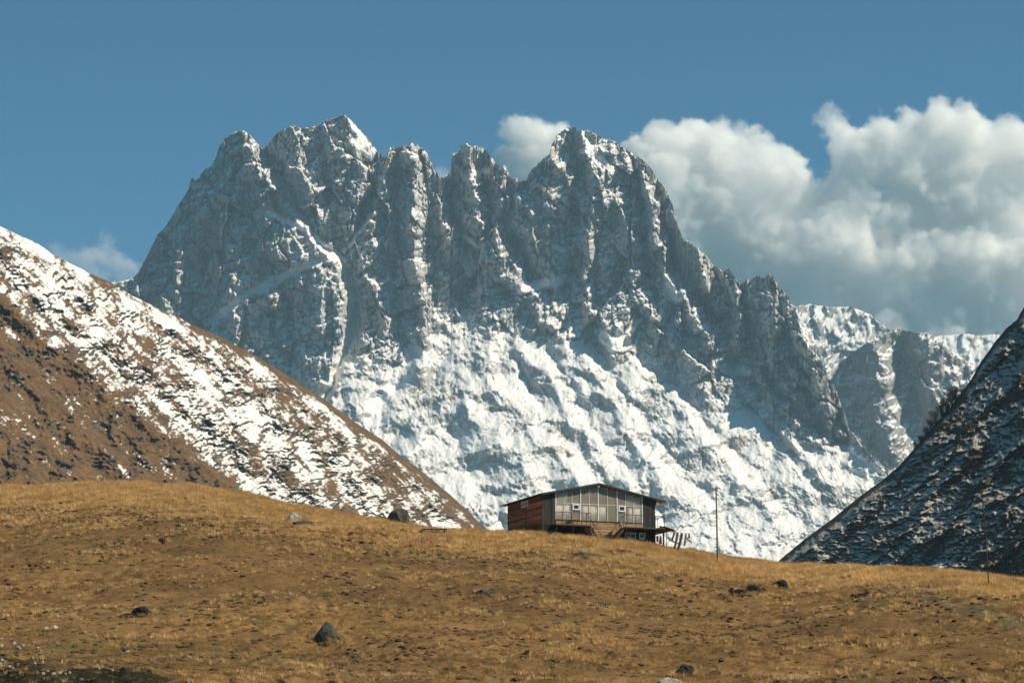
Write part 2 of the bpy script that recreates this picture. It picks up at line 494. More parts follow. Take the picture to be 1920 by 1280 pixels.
build_far('mountain_buttress', [(1500,720),(1556,698),(1582,673),(1602,657),(1618,647),(1649,631),(1674,618),(1695,618),(1716,624),(1736,624),(1747,629),(1762,631),(1767,647),
    (1778,655),(1793,667),(1808,673),(1819,690),(1850,720),(1960,760)], 1520, 1960, 960, 3950, .62, 1.0, .42,
    lines=[(50,[(1640,640),(1655,700),(1650,760),(1675,830),(1690,890)]),(-50,[(1690,650),(1700,720),(1715,780),(1740,840)]),(34,[(1740,640),(1745,700),(1765,760)]),(-40,[(1600,680),(1590,740),(1600,800),(1630,850)])])
build_far('mountain_far_ridge', [(1440,590),(1494,573),(1520,570),(1551,575),(1597,575),(1613,582),(1633,590),(1649,606),(1669,618),(1700,640),(1760,690)], 1450, 1760, 900, 4900, 1.1, .9, .58, du=2.4, nv=110, jag=1.5)
build_far('mountain_far_ridge', [(1690,660),(1740,632),(1762,629),(1785,628),(1808,625),(1840,629),(1865,626),(1900,634),(2000,640)], 1690, 2010, 900, 5500, 1.15, .7, .66, du=2.6, nv=90, jag=1.0)
build_far('mountain_far_ridge', [(120,560),(200,532),(213,528),(218,524),(224,527),(240,524),(262,522),(330,540)], 120, 330, 700, 4300, 1.1, .4, .7, du=3, nv=60, jag=1.5)

# ---- the near hillsides
def hill_material(name, grass_a, grass_b, dark, snow=(0.84, 0.825, 0.80), s=1.0, soft=.06):
    m = Mat(name, 0.95, 0.08)
    v = m.coords()
    fine = m.noise(v, 1.1 / s, 4, 0.65)
    mid = m.noise(v, 0.16 / s, 5, 0.65)
    big = m.noise(v, 0.03 / s, 4, 0.6)
    c = m.mix(m.ramp(mid, .35, .65), grass_a, grass_b)
    c = m.mix(m.ramp(fine, .35, .62, .55, 0), c, dark)
    rk = m.math('ADD', m.attr('rock'), m.math('MULTIPLY', m.math('SUBTRACT', mid, .5), .8))
    c = m.mix(m.ramp(rk, .45, .6), c, m.mix(m.ramp(fine, .4, .6), (0.035, 0.034, 0.033), (0.09, 0.085, 0.08)))
    f = m.math('ADD', m.attr('snow'), m.math('MULTIPLY', m.math('SUBTRACT', fine, .5), 1.1))
    f = m.math('ADD', f, m.math('MULTIPLY', m.math('SUBTRACT', mid, .5), .5))
    m.color(m.mix(m.ramp(f, .50 - soft, .50 + soft), c, snow))
    m.bump(m.math('ADD', m.math('MULTIPLY', mid, .5), m.math('MULTIPLY', fine, .3)), 1.2 * s, .6)
    return m.m

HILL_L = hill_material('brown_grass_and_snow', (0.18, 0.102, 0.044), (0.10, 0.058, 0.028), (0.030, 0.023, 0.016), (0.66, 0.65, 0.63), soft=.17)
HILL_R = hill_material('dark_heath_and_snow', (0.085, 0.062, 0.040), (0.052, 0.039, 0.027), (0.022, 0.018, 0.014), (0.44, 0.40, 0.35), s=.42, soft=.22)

def plane_depth(U, V, u0, v0, depth, slope, dx, dy):
    n = np.array([math.sin(slope) * dx, math.sin(slope) * dy, math.cos(slope)])
    x0, z0 = ray(u0, v0)
    k = depth * (n[0] * x0 + n[1] + n[2] * z0)
    x, z = ray(U, V)
    return k / (n[0] * x + n[1] + n[2] * z), n

LEFT_SIL = [(-60,398),(0,424),(34,440),(72,457),(97,476),(127,491),(169,512),(211,531),(245,552),(295,577),(359,607),(422,636),(485,670),(549,710),(600,743),(640,772),(679,800),
 (718,825),(750,853),(782,877),(813,901),(845,928),(877,956),(908,990),(940,1025),(980,1075)]

def build_left_hill():
    us = np.arange(-50.0, 975.0, 1.9)
    nv, vbot = 330, 1090.0
    crest = interp(LEFT_SIL, us) + 2.0 * fbm(us / 25.0, us * 0 + 2, 4, .6)
    t = np.linspace(0, 1, nv)[:, None]
    V = crest[None] + (vbot - crest[None]) * t
    U = np.repeat(us[None], nv, 0)
    D, n = plane_depth(U, V, 450, 920, 1050.0, R(36), .87, -.49)
    edge = sstep(0, 40, V - crest[None])
    D = D + 26 * (1 - edge) ** 2            # the crest rolls over
    fld = Field(-60, 990, 390, 1100)
    ridges = [(15,[(-10,545),(100,640),(200,715),(290,790),(370,860),(455,925),(520,985)]), (10,[(150,545),(220,640),(300,700),(420,775),(520,850),(600,930),(640,975)]),
              (11,[(470,680),(600,775),(700,865),(800,965),(840,1010)]), (10,[(-10,640),(100,745),(200,840),(280,910)]), (9,[(-10,745),(80,815),(170,905)]),
              (8,[(300,590),(380,660),(470,740),(560,810)]), (8,[(650,800),(740,880),(820,960)]), (7,[(0,470),(70,540),(150,620)]), (7,[(-20,850),(60,900),(120,950)])]
    gul = [(-12,[(-10,490),(130,630),(240,710),(340,790),(430,860),(510,940)]), (-10,[(320,640),(420,715),(520,800),(620,890),(700,975)]), (-8,[(-10,600),(60,680),(150,770),(240,860)]),
           (-8,[(-10,700),(60,770),(130,840),(190,900)]), (-7,[(250,580),(330,650),(420,710)]), (-8,[(560,740),(660,810),(760,910),(830,990)]), (-7,[(60,490),(140,560),(200,610)])]
    rel = fld.relief(ridges + gul, .9, 14, 60)
    wu, wv = 17 * fbm(U / 45, V / 45, 5, .6), 17 * fbm(U / 45 + 9, V / 45, 5, .6)
    relief = fld.sample(rel, U + wu, V + wv)
    a, b = U * .68 + V * .73, U * .73 - V * .68          # along and across the fall line
    rb = ridged(b / 38, a / 130, 5, .55) - .45
    rb2 = ridged(b / 14 + 4, a / 42, 4, .55) - .45
    lump = fbm(U / 22, V / 15, 5, .6)
    outcrop = sstep(.02, .35, fbm(U / 46 + 3, V / 34 + 8, 4, .6) + .10)
    craggy = ridged(U / 19 + 5, V / 13, 4, .6) - .4
    h = .46 * relief + 1.1 * rb + .35 * rb2 + 2.3 * fbm(U / 44, V / 30, 6, .58) + outcrop * (1.7 * craggy + .8 * cells(U / 13, V / 10, 14)[0] + .45 * cells(U / 6, V / 5, 4)[0])
    h = h * (.25 + .75 * edge)
    x, z = ray(U, V)
    D = D - 3.6 * h
    P = np.stack([x * D, D, z * D], -1)
    N = grid_normals(P)
    nz = N[..., 2]
    # snow: plenty on the upper right, little on the near brown spur
    spur = interp([(-60,490),(0,545),(100,640),(200,715),(290,790),(370,860),(455,925),(600,1060),(990,1400)], U + wu)
    below = sstep(-14, 22, V + wv - spur)
    lit = N @ np.array(sdir)
    mott = fbm(b / 20, a / 62, 5, .62)
    west = sstep(.02, .14, fbm(b / 30 + 2, a / 200, 4, .55) + .02)
    fine = fbm(b / 4.6, a / 8.5, 4, .62)
    deep = sstep(-.05, .4, fbm(a / 90 + 4, b / 34, 4, .6)) * below
    snow = .68 + .95 * mott + .62 * fine - .66 * below + .42 * deep - .26 * west + (nz - .80) * 1.4 + .16 * np.clip(-relief / 8, -1, 1)
    crestband = (1 - sstep(5, 17, V - crest[None] + 5 * fbm(U / 20, V / 20, 3))) * sstep(150, 560, U)
    snow = snow - .75 * crestband
    dry = sstep(640, 760, U) * .12
    snow = np.clip(snow - dry - .5 * outcrop * sstep(.05, .3, craggy + .5 * fine), 0, 1)
    rock = np.clip(outcrop * sstep(.0, .25, craggy + .4 * (.80 - nz)) + sstep(.70, .52, nz) * .7 - .25 * below, 0, 1)
    P = crest_rows(P, 8, 12, .7)
    P = skirt_rows(P, vbot, us, D, 1560, 8, 1.4)
    grid_mesh('hillside_left', P, HILL_L, {'snow': pad(snow, 8, 8), 'rock': pad(rock, 8, 8)})

build_left_hill()

RIGHT_SIL = [(1400,1098),(1448,1062),(1468,1044),(1509,1010),(1561,972),(1612,930),(1654,900),(1685,874),(1716,838),(1747,802),(1793,750),(1819,714),(1839,678),(1865,642),(1886,616),(1906,600),(1920,575),(1990,500)]
def build_right_hill():
    us = np.arange(1400.0, 1990.0, 1.7)
    nv, vbot = 340, 1130.0
    crest = interp(RIGHT_SIL, us) + 1.6 * fbm(us / 14.0, us * 0 + 5, 4, .6) + sstep(1690, 1720, us) * 2.5 * fbm(us / 7.0, us * 0 + 6, 3, .6)
    t = np.linspace(0, 1, nv)[:, None]
    V = crest[None] + (vbot - crest[None]) * t
    U = np.repeat(us[None], nv, 0)
    D, n = plane_depth(U, V, 1500, 1060, 640.0, R(46), -.90, -.436)
    edge = sstep(0, 30, V - crest[None])
    D = D + 10 * (1 - edge) ** 2
    a, b = U * .78 - V * .62, U * .62 + V * .78
    rb = ridged(b / 60, a / 170, 5, .55) - .45
    lump = fbm(U / 20, V / 12, 6, .62)
    h = (2.4 * rb + 1.0 * lump + .45 * (ridged(U / 13 + V / 40, V / 9, 4, .6) - .4)) * (.3 + .7 * edge)
    x, z = ray(U, V)
    D = D - 2.4 * h
    P = np.stack([x * D, D, z * D], -1)
    N = grid_normals(P); nz = N[..., 2]
    streak = fbm(a / 120, b / 34 + 3, 4, .55)
    mott = fbm(U / 15 + .2 * V / 10, V / 6, 5, .66)
    snow = .60 + .70 * mott + .30 * fbm(U / 5, V / 3, 3, .6) + .42 * streak + 1.0 * (nz - .77) - .5 * (1 - sstep(4, 16, V - crest[None]))
    snow = snow - .9 * sstep(1780, 1930, U) * sstep(980, 1080, V) - .25 * sstep(.1, .35, streak * -1)
    rock = np.zeros_like(snow)
    global RIGHT_P, RIGHT_U
    RIGHT_P, RIGHT_U = P.copy(), us.copy()
    P = crest_rows(P, 8, 10, .8)
    P = skirt_rows(P, vbot, us, D, 1580, 8, 1.3)
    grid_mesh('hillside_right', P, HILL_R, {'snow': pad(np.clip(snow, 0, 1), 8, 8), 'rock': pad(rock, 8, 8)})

build_right_hill()
# ------------------------------------------------------------------ the grass hill in front
CREST = [(-400,915),(-200,918),(0,920),(60,918),(150,912),(240,910),(330,915),(420,924),(480,934),(560,952),(640,966),(700,975),(740,980),(830,992),(920,998),(953,1001),(1020,1001),
 (1100,1008),(1170,1018),(1230,1031),(1290,1042),(1345,1053),(1400,1059),(1460,1063),(1560,1065),(1640,1066),(1740,1077),(1850,1088),(1920,1095),(2200,1120)]
CREST_D = [(-400,330),(0,305),(240,290),(480,272),(740,256),(953,246),(1250,243),(1345,241),(1460,236),(1740,205),(1920,190),(2200,180)]
D_NEAR, V_NEAR = 104.0, 1290.0

_cu = np.array([p[0] for p in CREST], float)
_smooth_u = np.arange(-420, 2240, 10.0)
_smooth_v = np.convolve(np.pad(np.interp(_smooth_u, _cu, [p[1] for p in CREST]), 4, mode='edge'), np.ones(9) / 9, 'valid')

def hill_height(X, Y):
    """Height of the hill, a plain function of the ground position."""
    X, Y = np.asarray(X, float), np.asarray(Y, float)
    Ys = np.maximum(Y, 1.0)
    u = 960 + F_PX * np.clip(X / Ys, -.3, .28) * 0.9955
    vc = np.interp(u, _smooth_u, _smooth_v)
    Dc = interp(CREST_D, u)
    ec = ray(u, vc)[1]                                   # sight-line slope of the crest
    en = ray(u, np.full_like(u, V_NEAR))[1]
    t = np.clip((Ys - D_NEAR) / (Dc - D_NEAR), 0, 1)
    g = 1 - (1 - t) ** 1.55
    z_hill = Ys * (en + (ec - en) * g)
    zn = D_NEAR * en
    z_near = -1.7 + (zn + 1.7) * np.clip(Y / D_NEAR, 0, 1) ** 1.15
    z = np.where(Ys < D_NEAR, z_near, z_hill)
    over = np.maximum(Ys - Dc, 0)                         # beyond the crest the ground falls away
    z_c = Dc * ec
    k = ec * .55
    z_back = z_c + k * over - .0021 * over ** 2 * np.where(over < 180, 1, 0) - np.where(over >= 180, .0021 * 180 ** 2 + .756 * (over - 180), 0)
    return np.where(Ys > Dc, np.maximum(z_back, -11.0), z)

BUMPS = []
def bank_line(X, Y):
    """Metres beyond the edge of the bare bank (negative on the bank)."""
    return ((Y - 105.0) + 1.8 * (X + 14.5)) / 2.06 + 1.8 * fbm(X / 5, Y / 7 + 9, 4, .6)
def ground_z(X, Y):
    X, Y = np.asarray(X, float), np.asarray(Y, float)
    z = hill_height(X, Y)
    big = .85 * fbm(X / 26 + 4, Y / 34, 3)
    med = .50 * fbm(X / 5.2, Y / 7.5 + 3, 3, .55)
    hum = .34 * (ridged(X / 1.9 + 2, Y / 2.6, 3, .55) - .4) * sstep(-.25, .25, fbm(X / 17 + 8, Y / 22, 3))
    near = np.clip((Y - 40) / 60, 0, 1)
    z = z + (big + med + hum) * near * (1 - .75 * sstep(0, 20, Y - interp(CREST_D, 960 + F_PX * X / np.maximum(Y, 1))) * 0)
    # the worn bank at the lower left drops towards the camera
    s = bank_line(X, Y)
    z = z - 1.5 * (1 - sstep(-7, .5, s)) + .22 * np.exp(-((s - 1.0) / 1.2) ** 2)
    for bx, by, r, h in BUMPS:
        z = z + h * np.exp(-((X - bx) ** 2 + (Y - by) ** 2) / (r * r))
    return z

def ground_point(u, v, dmin=60, dmax=330):
    """Where the sight line through (u, v) meets the hill."""
    x, z = ray(u, v)
    d = np.linspace(dmin, dmax, 2500)
    g = ground_z(x * d, d)
    hit = np.nonzero(z * d <= g)[0]
    d0 = d[hit[0]] if len(hit) else float(d[np.argmin(z * d - g)])
    return Vector((x * d0, d0, float(ground_z(np.array([x * d0]), np.array([d0]))[0])))

def ground_material():
    m = Mat('dry_autumn_turf', 0.95, 0.05)
    v = m.coords()
    big = m.noise(v, 0.045, 4, 0.6)
    mid = m.noise(v, 0.45, 5, 0.65)
    fine = m.noise(v, 3.0, 4, 0.7)
    c = m.mix(m.ramp(big, .40, .62), (0.150, 0.088, 0.035), (0.225, 0.132, 0.051))
    c = m.mix(m.ramp(mid, .42, .66, 0, .55), c, (0.060, 0.038, 0.018))
    c = m.mix(m.ramp(m.noise(v, 0.11, 3, 0.6), .58, .72, 0, .6), c, (0.085, 0.080, 0.026))
    c = m.mix(m.ramp(fine, .30, .55, .6, 0), c, (0.030, 0.020, 0.011))
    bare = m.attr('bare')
    shaded_soil = m.mix(m.ramp(fine, .4, .65), (0.016, 0.014, 0.009), (0.045, 0.042, 0.020))  # bare soil, its near-black tone painting in the bank's shade
    c = m.mix(m.ramp(m.math('ADD', bare, m.math('MULTIPLY', m.math('SUBTRACT', mid, .5), .9)), .4, .65), c, shaded_soil)
    m.color(c)
    m.bump(m.math('ADD', m.math('MULTIPLY', fine, .5), mid), .12, .7)
    return m.m
GROUND = ground_material()

def build_ground():
    # columns fan out with the view so that the pieces stay even in size; rows thicken towards the crest
    us = np.arange(-330.0, 2240.0, 5.0)
    dist = np.concatenate([np.linspace(-12, 96, 28), np.linspace(98, 130, 140)[:-1], 130 * (325 / 130) ** np.linspace(0, 1, 400), np.linspace(335, 900, 40)])
    Y = np.repeat(dist[::-1][:, None], len(us), 1)
    spread = np.maximum(Y, 30.0)
    X = (us[None] - 960) / F_PX * 1.0045 * spread
    Z = ground_z(X, Y)
    P = np.stack([X, Y, Z], -1)
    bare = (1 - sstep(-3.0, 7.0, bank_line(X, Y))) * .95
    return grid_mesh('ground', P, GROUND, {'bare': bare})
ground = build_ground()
# ------------------------------------------------------------------ object helpers
def mesh_obj(name, verts, faces, mat, parent=None, smooth=False):
    me = bpy.data.meshes.new(name)
    me.from_pydata([tuple(v) for v in verts], [], [tuple(f) for f in faces])
    me.materials.append(mat)
    if smooth:
        me.polygons.foreach_set('use_smooth', [True] * len(me.polygons))
    me.update()
    o = bpy.data.objects.new(name, me)
    C.objects.link(o)
    if parent is not None:
        o.parent = parent
    return o

def empty(name, loc, rz=0.0):
    o = bpy.data.objects.new(name, None)
    o.location, o.rotation_euler.z = loc, rz
    o.empty_display_size = .5
    C.objects.link(o)
    return o

_unit = {}
def box(name, parent, x0, x1, y0, y1, z0, z1, mat, rot=None):
    """A board or bar; alike pieces share one mesh and differ in scale."""
    if mat.name not in _unit:
        bm = bmesh.new(); bmesh.ops.create_cube(bm, size=1.0)
        me = bpy.data.meshes.new('board'); bm.to_mesh(me); bm.free()
        me.materials.append(mat); _unit[mat.name] = me
    o = bpy.data.objects.new(name, _unit[mat.name])
    o.location = ((x0 + x1) / 2, (y0 + y1) / 2, (z0 + z1) / 2)
    o.scale = (abs(x1 - x0), abs(y1 - y0), abs(z1 - z0))
    if rot:
        o.rotation_euler = rot
    C.objects.link(o)
    if parent is not None:
        o.parent = parent
    return o

def bar(name, parent, p, q, w, mat, sides=6, w2=None):
    """A round bar from p to q."""
    p, q = Vector(p), Vector(q)
    d = (q - p).normalized()
    s = d.orthogonal().normalized(); t = d.cross(s)
    w2 = w if w2 is None else w2
    vs_, fs = [], []
    for c, r in ((p, w), (q, w2)):
        for k in range(sides):
            a = 2 * math.pi * k / sides
            vs_.append(c + (s * math.cos(a) + t * math.sin(a)) * r)
    for k in range(sides):
        fs.append((k, (k + 1) % sides, sides + (k + 1) % sides, sides + k))
    fs += [tuple(range(sides - 1, -1, -1)), tuple(range(sides, 2 * sides))]
    return mesh_obj(name, vs_, fs, mat, parent)

def tube(name, parent, pts, r, mat, sides=5):
    """A round wire along a chain of points."""
    pts = [Vector(p) for p in pts]
    vs_, fs = [], []
    for i, p in enumerate(pts):
        d = (pts[min(i + 1, len(pts) - 1)] - pts[max(i - 1, 0)]).normalized()
        s = d.cross(Vector((0, 0, 1))); s = s.normalized() if s.length > 1e-4 else d.orthogonal().normalized()
        t = d.cross(s)
        for k in range(sides):
            a = 2 * math.pi * k / sides
            vs_.append(p + (s * math.cos(a) + t * math.sin(a)) * r)
    for i in range(len(pts) - 1):
        for k in range(sides):
            fs.append((i * sides + k, i * sides + (k + 1) % sides, (i + 1) * sides + (k + 1) % sides, (i + 1) * sides + k))
    fs += [tuple(range(sides)), tuple(range((len(pts) - 1) * sides, len(pts) * sides))]
    return mesh_obj(name, vs_, fs, mat, parent)

def slab(name, parent, poly, y0, y1, mat):
    """A flat outline in the facade plane (x, z), given thickness from y0 to y1."""
    n = len(poly)
    vs_ = [(x, y0, z) for x, z in poly] + [(x, y1, z) for x, z in poly]
    fs = [tuple(range(n)), tuple(range(2 * n - 1, n - 1, -1))] + [(k, n + k, n + (k + 1) % n, (k + 1) % n) for k in range(n)]
    return mesh_obj(name, vs_, fs, mat, parent)

def wood(name, a, b, grain=(1.2, 1.2, 14.0), rough=.85, var=.5, dark=(0.02, 0.015, 0.012)):
    m = Mat(name, rough, .15)
    geo = m.n('NewGeometry'); mp = m.n('Mapping')
    m.t.links.new(geo.outputs['Position'], mp.inputs[0]); mp.inputs['Scale'].default_value = grain
    info = m.n('ObjectInfo').outputs['Random']
    add = m.n('VectorMath', operation='ADD')
    m.t.links.new(mp.outputs[0], add.inputs[0])
    comb = m.n('CombineXYZ'); m.t.links.new(m.math('MULTIPLY', info, 40.0), comb.inputs[0]); m.t.links.new(comb.outputs[0], add.inputs[1])
    g = m.noise(add.outputs[0], 1.0, 5, .65)
    stain = m.noise(add.outputs[0], .35, 3, .6)
    c = m.mix(m.ramp(g, .35, .65), a, b)
    c = m.mix(m.math('MULTIPLY', info, var), c, dark)
    c = m.mix(m.ramp(stain, .52, .7, 0, .6), c, dark)
    m.color(c)
    m.bump(g, .02, .5)
    return m.m

def plain(name, col, rough=.7, spec=.3, metal=0.0, vary=.25):
    m = Mat(name, rough, spec)
    m.b.inputs['Metallic'].default_value = metal
    geo = m.n('NewGeometry')
    nz = m.noise(geo.outputs['Position'], 3.0, 4, .6)
    dk = tuple(c * (1 - vary) for c in col)
    m.color(m.mix(m.ramp(nz, .35, .65), dk, col))
    return m.m

W_SIDE = wood('red_brown_siding', (0.72, 0.27, 0.115), (0.48, 0.175, 0.078), (1.2, 1.2, 16), var=.78)
W_TOP = wood('dark_red_siding', (0.32, 0.09, 0.045), (0.22, 0.064, 0.036), (1.2, 1.2, 16), var=.35)
W_FRONT = wood('tan_pine_boards', (0.48, 0.30, 0.165), (0.36, 0.215, 0.115), (1.5, 1.5, 14), var=.35, dark=(.10, .06, .035))
W_LOWER = wood('deck_shade_boards', (0.040, 0.022, 0.014), (0.024, 0.014, 0.010), (1.5, 1.5, 14), var=.4)  # dark boards with the shade under the decks put into the colour
W_BLACK = wood('weathered_black_boards', (0.045, 0.042, 0.038), (0.020, 0.019, 0.018), (12, 12, 1.0), var=.3, dark=(.10, .095, .085))
W_DECK = wood('grey_deck_boards', (0.30, 0.235, 0.17), (0.21, 0.16, 0.115), (1.5, 12, 3), var=.4, dark=(.06, .045, .035))
W_POST = wood('old_brown_timber', (0.13, 0.085, 0.055), (0.075, 0.05, 0.034), (10, 10, 1), var=.4)
W_ORANGE = plain('fresh_orange_board', (0.62, 0.27, 0.11), .7, .2)
WHITE = plain('white_window_paint', (0.72, 0.70, 0.65), .5, .3, vary=.18)
METAL = plain('dark_rail_metal', (0.030, 0.026, 0.024), .5, .4, vary=.3)
ROOF = plain('blue_grey_roof_sheet', (0.085, 0.09, 0.12), .5, .4, .3)
INSIDE = plain('grey_room_lining', (0.26, 0.235, 0.20), .9, .1)
CURTAIN = plain('pale_curtain_cloth', (0.88, 0.87, 0.82), .9, .1, vary=.10)
CONCRETE = plain('pale_concrete', (0.42, 0.41, 0.38), .9, .1)
BULB = plain('milk_glass_bulb', (0.85, 0.83, 0.75), .3, .5)

def glass_material():
    m = Mat('dusty_window_glass', .22, .25)
    geo = m.n('NewGeometry')
    d = m.noise(geo.outputs['Position'], .9, 4, .6)
    m.color(m.mix(m.ramp(d, .3, .7), (0.44, 0.39, 0.32), (0.55, 0.49, 0.41)))
    m.b.inputs['Alpha'].default_value = .30
    return m.m
GLASS = glass_material()
BLACK_GLASS = plain('dark_small_pane', (0.02, 0.022, 0.026), .1, .6)

# ------------------------------------------------------------------ the house
H_ROT = R(21.5)
H_O = Vector((2.729, 228.0, 24.6))
L_, W_ = 11.1, 8.4
RIDGE_X, EAVE_Z, PITCH_R = 5.49, 3.61, .206
def roof_z(x):
    return EAVE_Z + PITCH_R * (x if x <= RIDGE_X else 2 * RIDGE_X - x + .1)

def build_house():
    rnd = random.Random(4)
    h = empty('mountain_house', H_O, H_ROT)
    tag(h, 'two-storey wooden mountain house with a glazed front under a low gable roof', 'house')
    # ---- the shell: inner lining, floor, ceiling, back and right walls
    sh = slab('back_wall', h, [(.1, -1.6), (L_ - .1, -1.6), (L_ - .1, roof_z(L_ - .1) - .1), (RIDGE_X, roof_z(RIDGE_X) - .1), (.1, roof_z(.1) - .1)], W_ - .15, W_, W_LOWER)
    box('floor', h, .12, L_ - .12, .12, W_ - .2, .80, .92, INSIDE)
    box('room_divider', h, .15, L_ - .15, 2.6, 2.7, .95, 3.5, INSIDE)
    lw = box('side_wall', h, .06, .14, .08, W_ - .02, -1.5, EAVE_Z - .04, W_BLACK)
    rw = box('side_wall', h, L_ - .14, L_ - .06, .08, W_ - .02, -1.6, EAVE_Z - .06, W_LOWER)
    for k in range(16):
        z = -1.45 + k * .315
        box('plank', h, L_ - .058, L_ - .02, .02, W_ - .02, z, z + .29, W_SIDE)
    # ---- left wall: two runs of overlapping boards, uneven as they are
    for (b0, b1) in ((.03, 3.84), (3.94, W_)):
        z = -.5 if b0 < 1 else .05
        while z < EAVE_Z - .1:
            hh = rnd.uniform(.19, .27)
            top = min(z + hh + .03, EAVE_Z - .02)
            o = box('plank', h, -.015 - rnd.uniform(0, .02), .05, b0 + rnd.uniform(0, .03), b1 - rnd.uniform(0, .04), z, top - .085, W_TOP if z > 2.95 else W_SIDE,
                    (rnd.uniform(-.006, .006), R(-7.5), 0))
            z += hh
    box('cover_strip', h, -.05, .02, 3.83, 3.95, .2, 3.2, W_BLACK)
    box('corner_board', h, -.04, .08, W_ - .04, W_ + .06, -.4, EAVE_Z - .03, W_BLACK)
    box('corner_board', h, -.045, .06, -.05, .05, -.9, EAVE_Z - .03, W_BLACK)
    for b0, b1 in ((3.34, 4.06), (4.28, 5.0)):
        w = box('window', h, -.045, -.02, b0 + .1, b1 - .1, 2.94, 3.30, BLACK_GLASS)
        for q in ((b0, b0 + .11, 2.84, 3.40), (b1 - .11, b1, 2.84, 3.40), (b0 + .11, b1 - .11, 2.84, 2.95), (b0 + .11, b1 - .11, 3.29, 3.40)):
            f = box('window_frame', h, -.075, -.01, q[0], q[1], q[2], q[3], WHITE)
    for b0, b1 in ((1.4, 1.9), (3.9, 4.5)):
        box('foundation_block', h, -.32, .02, b0, b1, -.3, .42, CONCRETE)
    # ---- dark panels of upright boards either side of the glazing
    for x0, x1 in ((.05, 1.24), (9.90, L_ - .02)):
        n = 6
        for k in range(n):
            a, b = x0 + (x1 - x0) * k / n, x0 + (x1 - x0) * (k + 1) / n - .012
            y = rnd.uniform(-.012, .012)
            slab('upright_board', h, [(a, .86), (b, .86), (b, roof_z(b) - .06), (a, roof_z(a) - .06)], y - .02, y + .05, W_BLACK)
    # ---- glazing: posts, mullions, transom, panes
    posts = [1.28, 3.70, 5.42, 7.29, 9.78]
    mull = [2.07, 2.87, 4.54, 6.34, 8.13, 8.92]
    SILL, TRANS = 1.37, 2.85
    top = lambda x: roof_z(x) - .13
    for x in posts:
        slab('glazing_post', h, [(x - .05, SILL - .05), (x + .05, SILL - .05), (x + .05, top(x)), (x - .05, top(x))], -.035, .06, WHITE)
    for x in mull:
        slab('mullion', h, [(x - .022, SILL), (x + .022, SILL), (x + .022, top(x)), (x - .022, top(x))], -.012, .045, WHITE)
    xs = sorted(posts + mull)
    half = lambda x: .05 if x in posts else .022
    for a, b in zip(xs[:-1], xs[1:]):
        a, b = a + half(a), b - half(b)
        box('transom', h, a, b, -.012, .045, TRANS - .022, TRANS + .022, WHITE)
        slab('pane', h, [(a, SILL), (b, SILL), (b, TRANS - .022), (a, TRANS - .022)], .010, .020, GLASS)
        if a < RIDGE_X < b:
            poly = [(a, TRANS + .022), (b, TRANS + .022), (b, top(b)), (RIDGE_X, top(RIDGE_X)), (a, top(a))]
        else:
            poly = [(a, TRANS + .022), (b, TRANS + .022), (b, top(b)), (a, top(a))]
        slab('pane', h, poly, .010, .020, GLASS)
        slab('head_rail', h, [(a, top(a)), (b, top(b)), (b, top(b) + .05), (a, top(a) + .05)], -.01, .05, W_POST)
    box('sill', h, 1.25, 9.85, -.06, .07, SILL - .06, SILL - .01, W_POST)
    for x0, x1, z0, z1 in ((2.90, 3.62, 2.27, 2.82), (7.40, 8.10, 2.30, 2.88)):
        w = empty('window', (0, 0, 0)); w.parent = h
        box('pane', w, x0 + .13, x1 - .13, -.045, -.03, z0 + .13, z1 - .13, BLACK_GLASS)
        box('frame', w, x0, x0 + .13, -.06, -.014, z0, z1, WHITE); box('frame', w, x1 - .13, x1, -.06, -.014, z0, z1, WHITE)
        box('frame', w, x0 + .13, x1 - .13, -.06, -.014, z0, z0 + .13, WHITE); box('frame', w, x0 + .13, x1 - .13, -.06, -.014, z1 - .13, z1, WHITE)
    # ---- curtains hanging behind the panes
    def curtain(x0, x1, z0, z1, lean=0.0, z1b=None):
        n = max(6, int((x1 - x0) / .05))
        vs_, fs = [], []
        for k in range(n + 1):
            x = x0 + (x1 - x0) * k / n
            y = .10 + .03 * math.sin(k * 1.9) + .012 * math.sin(k * 4.1)
            zt = z1 + ((z1b if z1b is not None else z1) - z1) * k / n
            vs_ += [(x + lean * (k / n), y, z0), (x, y, zt)]
        for k in range(n):
            fs.append((2 * k, 2 * k + 2, 2 * k + 3, 2 * k + 1))
        o = mesh_obj('curtain', vs_, fs, CURTAIN, h, True)
        sm = o.modifiers.new('thickness', 'SOLIDIFY'); sm.thickness = .012
    for c in ((1.34, 2.03, 1.40, 2.76), (2.12, 2.70, 1.40, 2.80), (3.95, 4.50, 1.40, 2.74), (4.58, 5.34, 1.40, 2.78), (5.52, 6.20, 1.40, 2.78), (8.48, 8.85, 1.40, 2.74), (8.98, 9.70, 1.40, 2.80),
              (1.34, 2.03, 2.92, 3.80), (2.12, 2.55, 2.92, 3.95, -.16), (8.22, 8.88, 2.92, 3.85, .1), (9.0, 9.66, 2.92, 3.70, -.08)):
        curtain(*c[:4], *(c[4:] or ()))
    # ---- tan boards under the glazing and between the two stairs
    cuts = [1.26, 3.1, 5.42, 7.6, 9.87]
    for a, b in zip(cuts[:-1], cuts[1:]):
        for z0, z1 in ((.87, 1.085), (1.10, 1.305)):
            y = rnd.uniform(-.006, .006)
            box('plank', h, a, b - .012, y - .01, .05, z0, z1, W_FRONT)
    z = -1.0
    while z < .84:
        y = rnd.uniform(-.012, .012)
        box('plank', h, 4.72, 7.62, y - .01, .05, z, z + .215, W_FRONT)
        z += .235
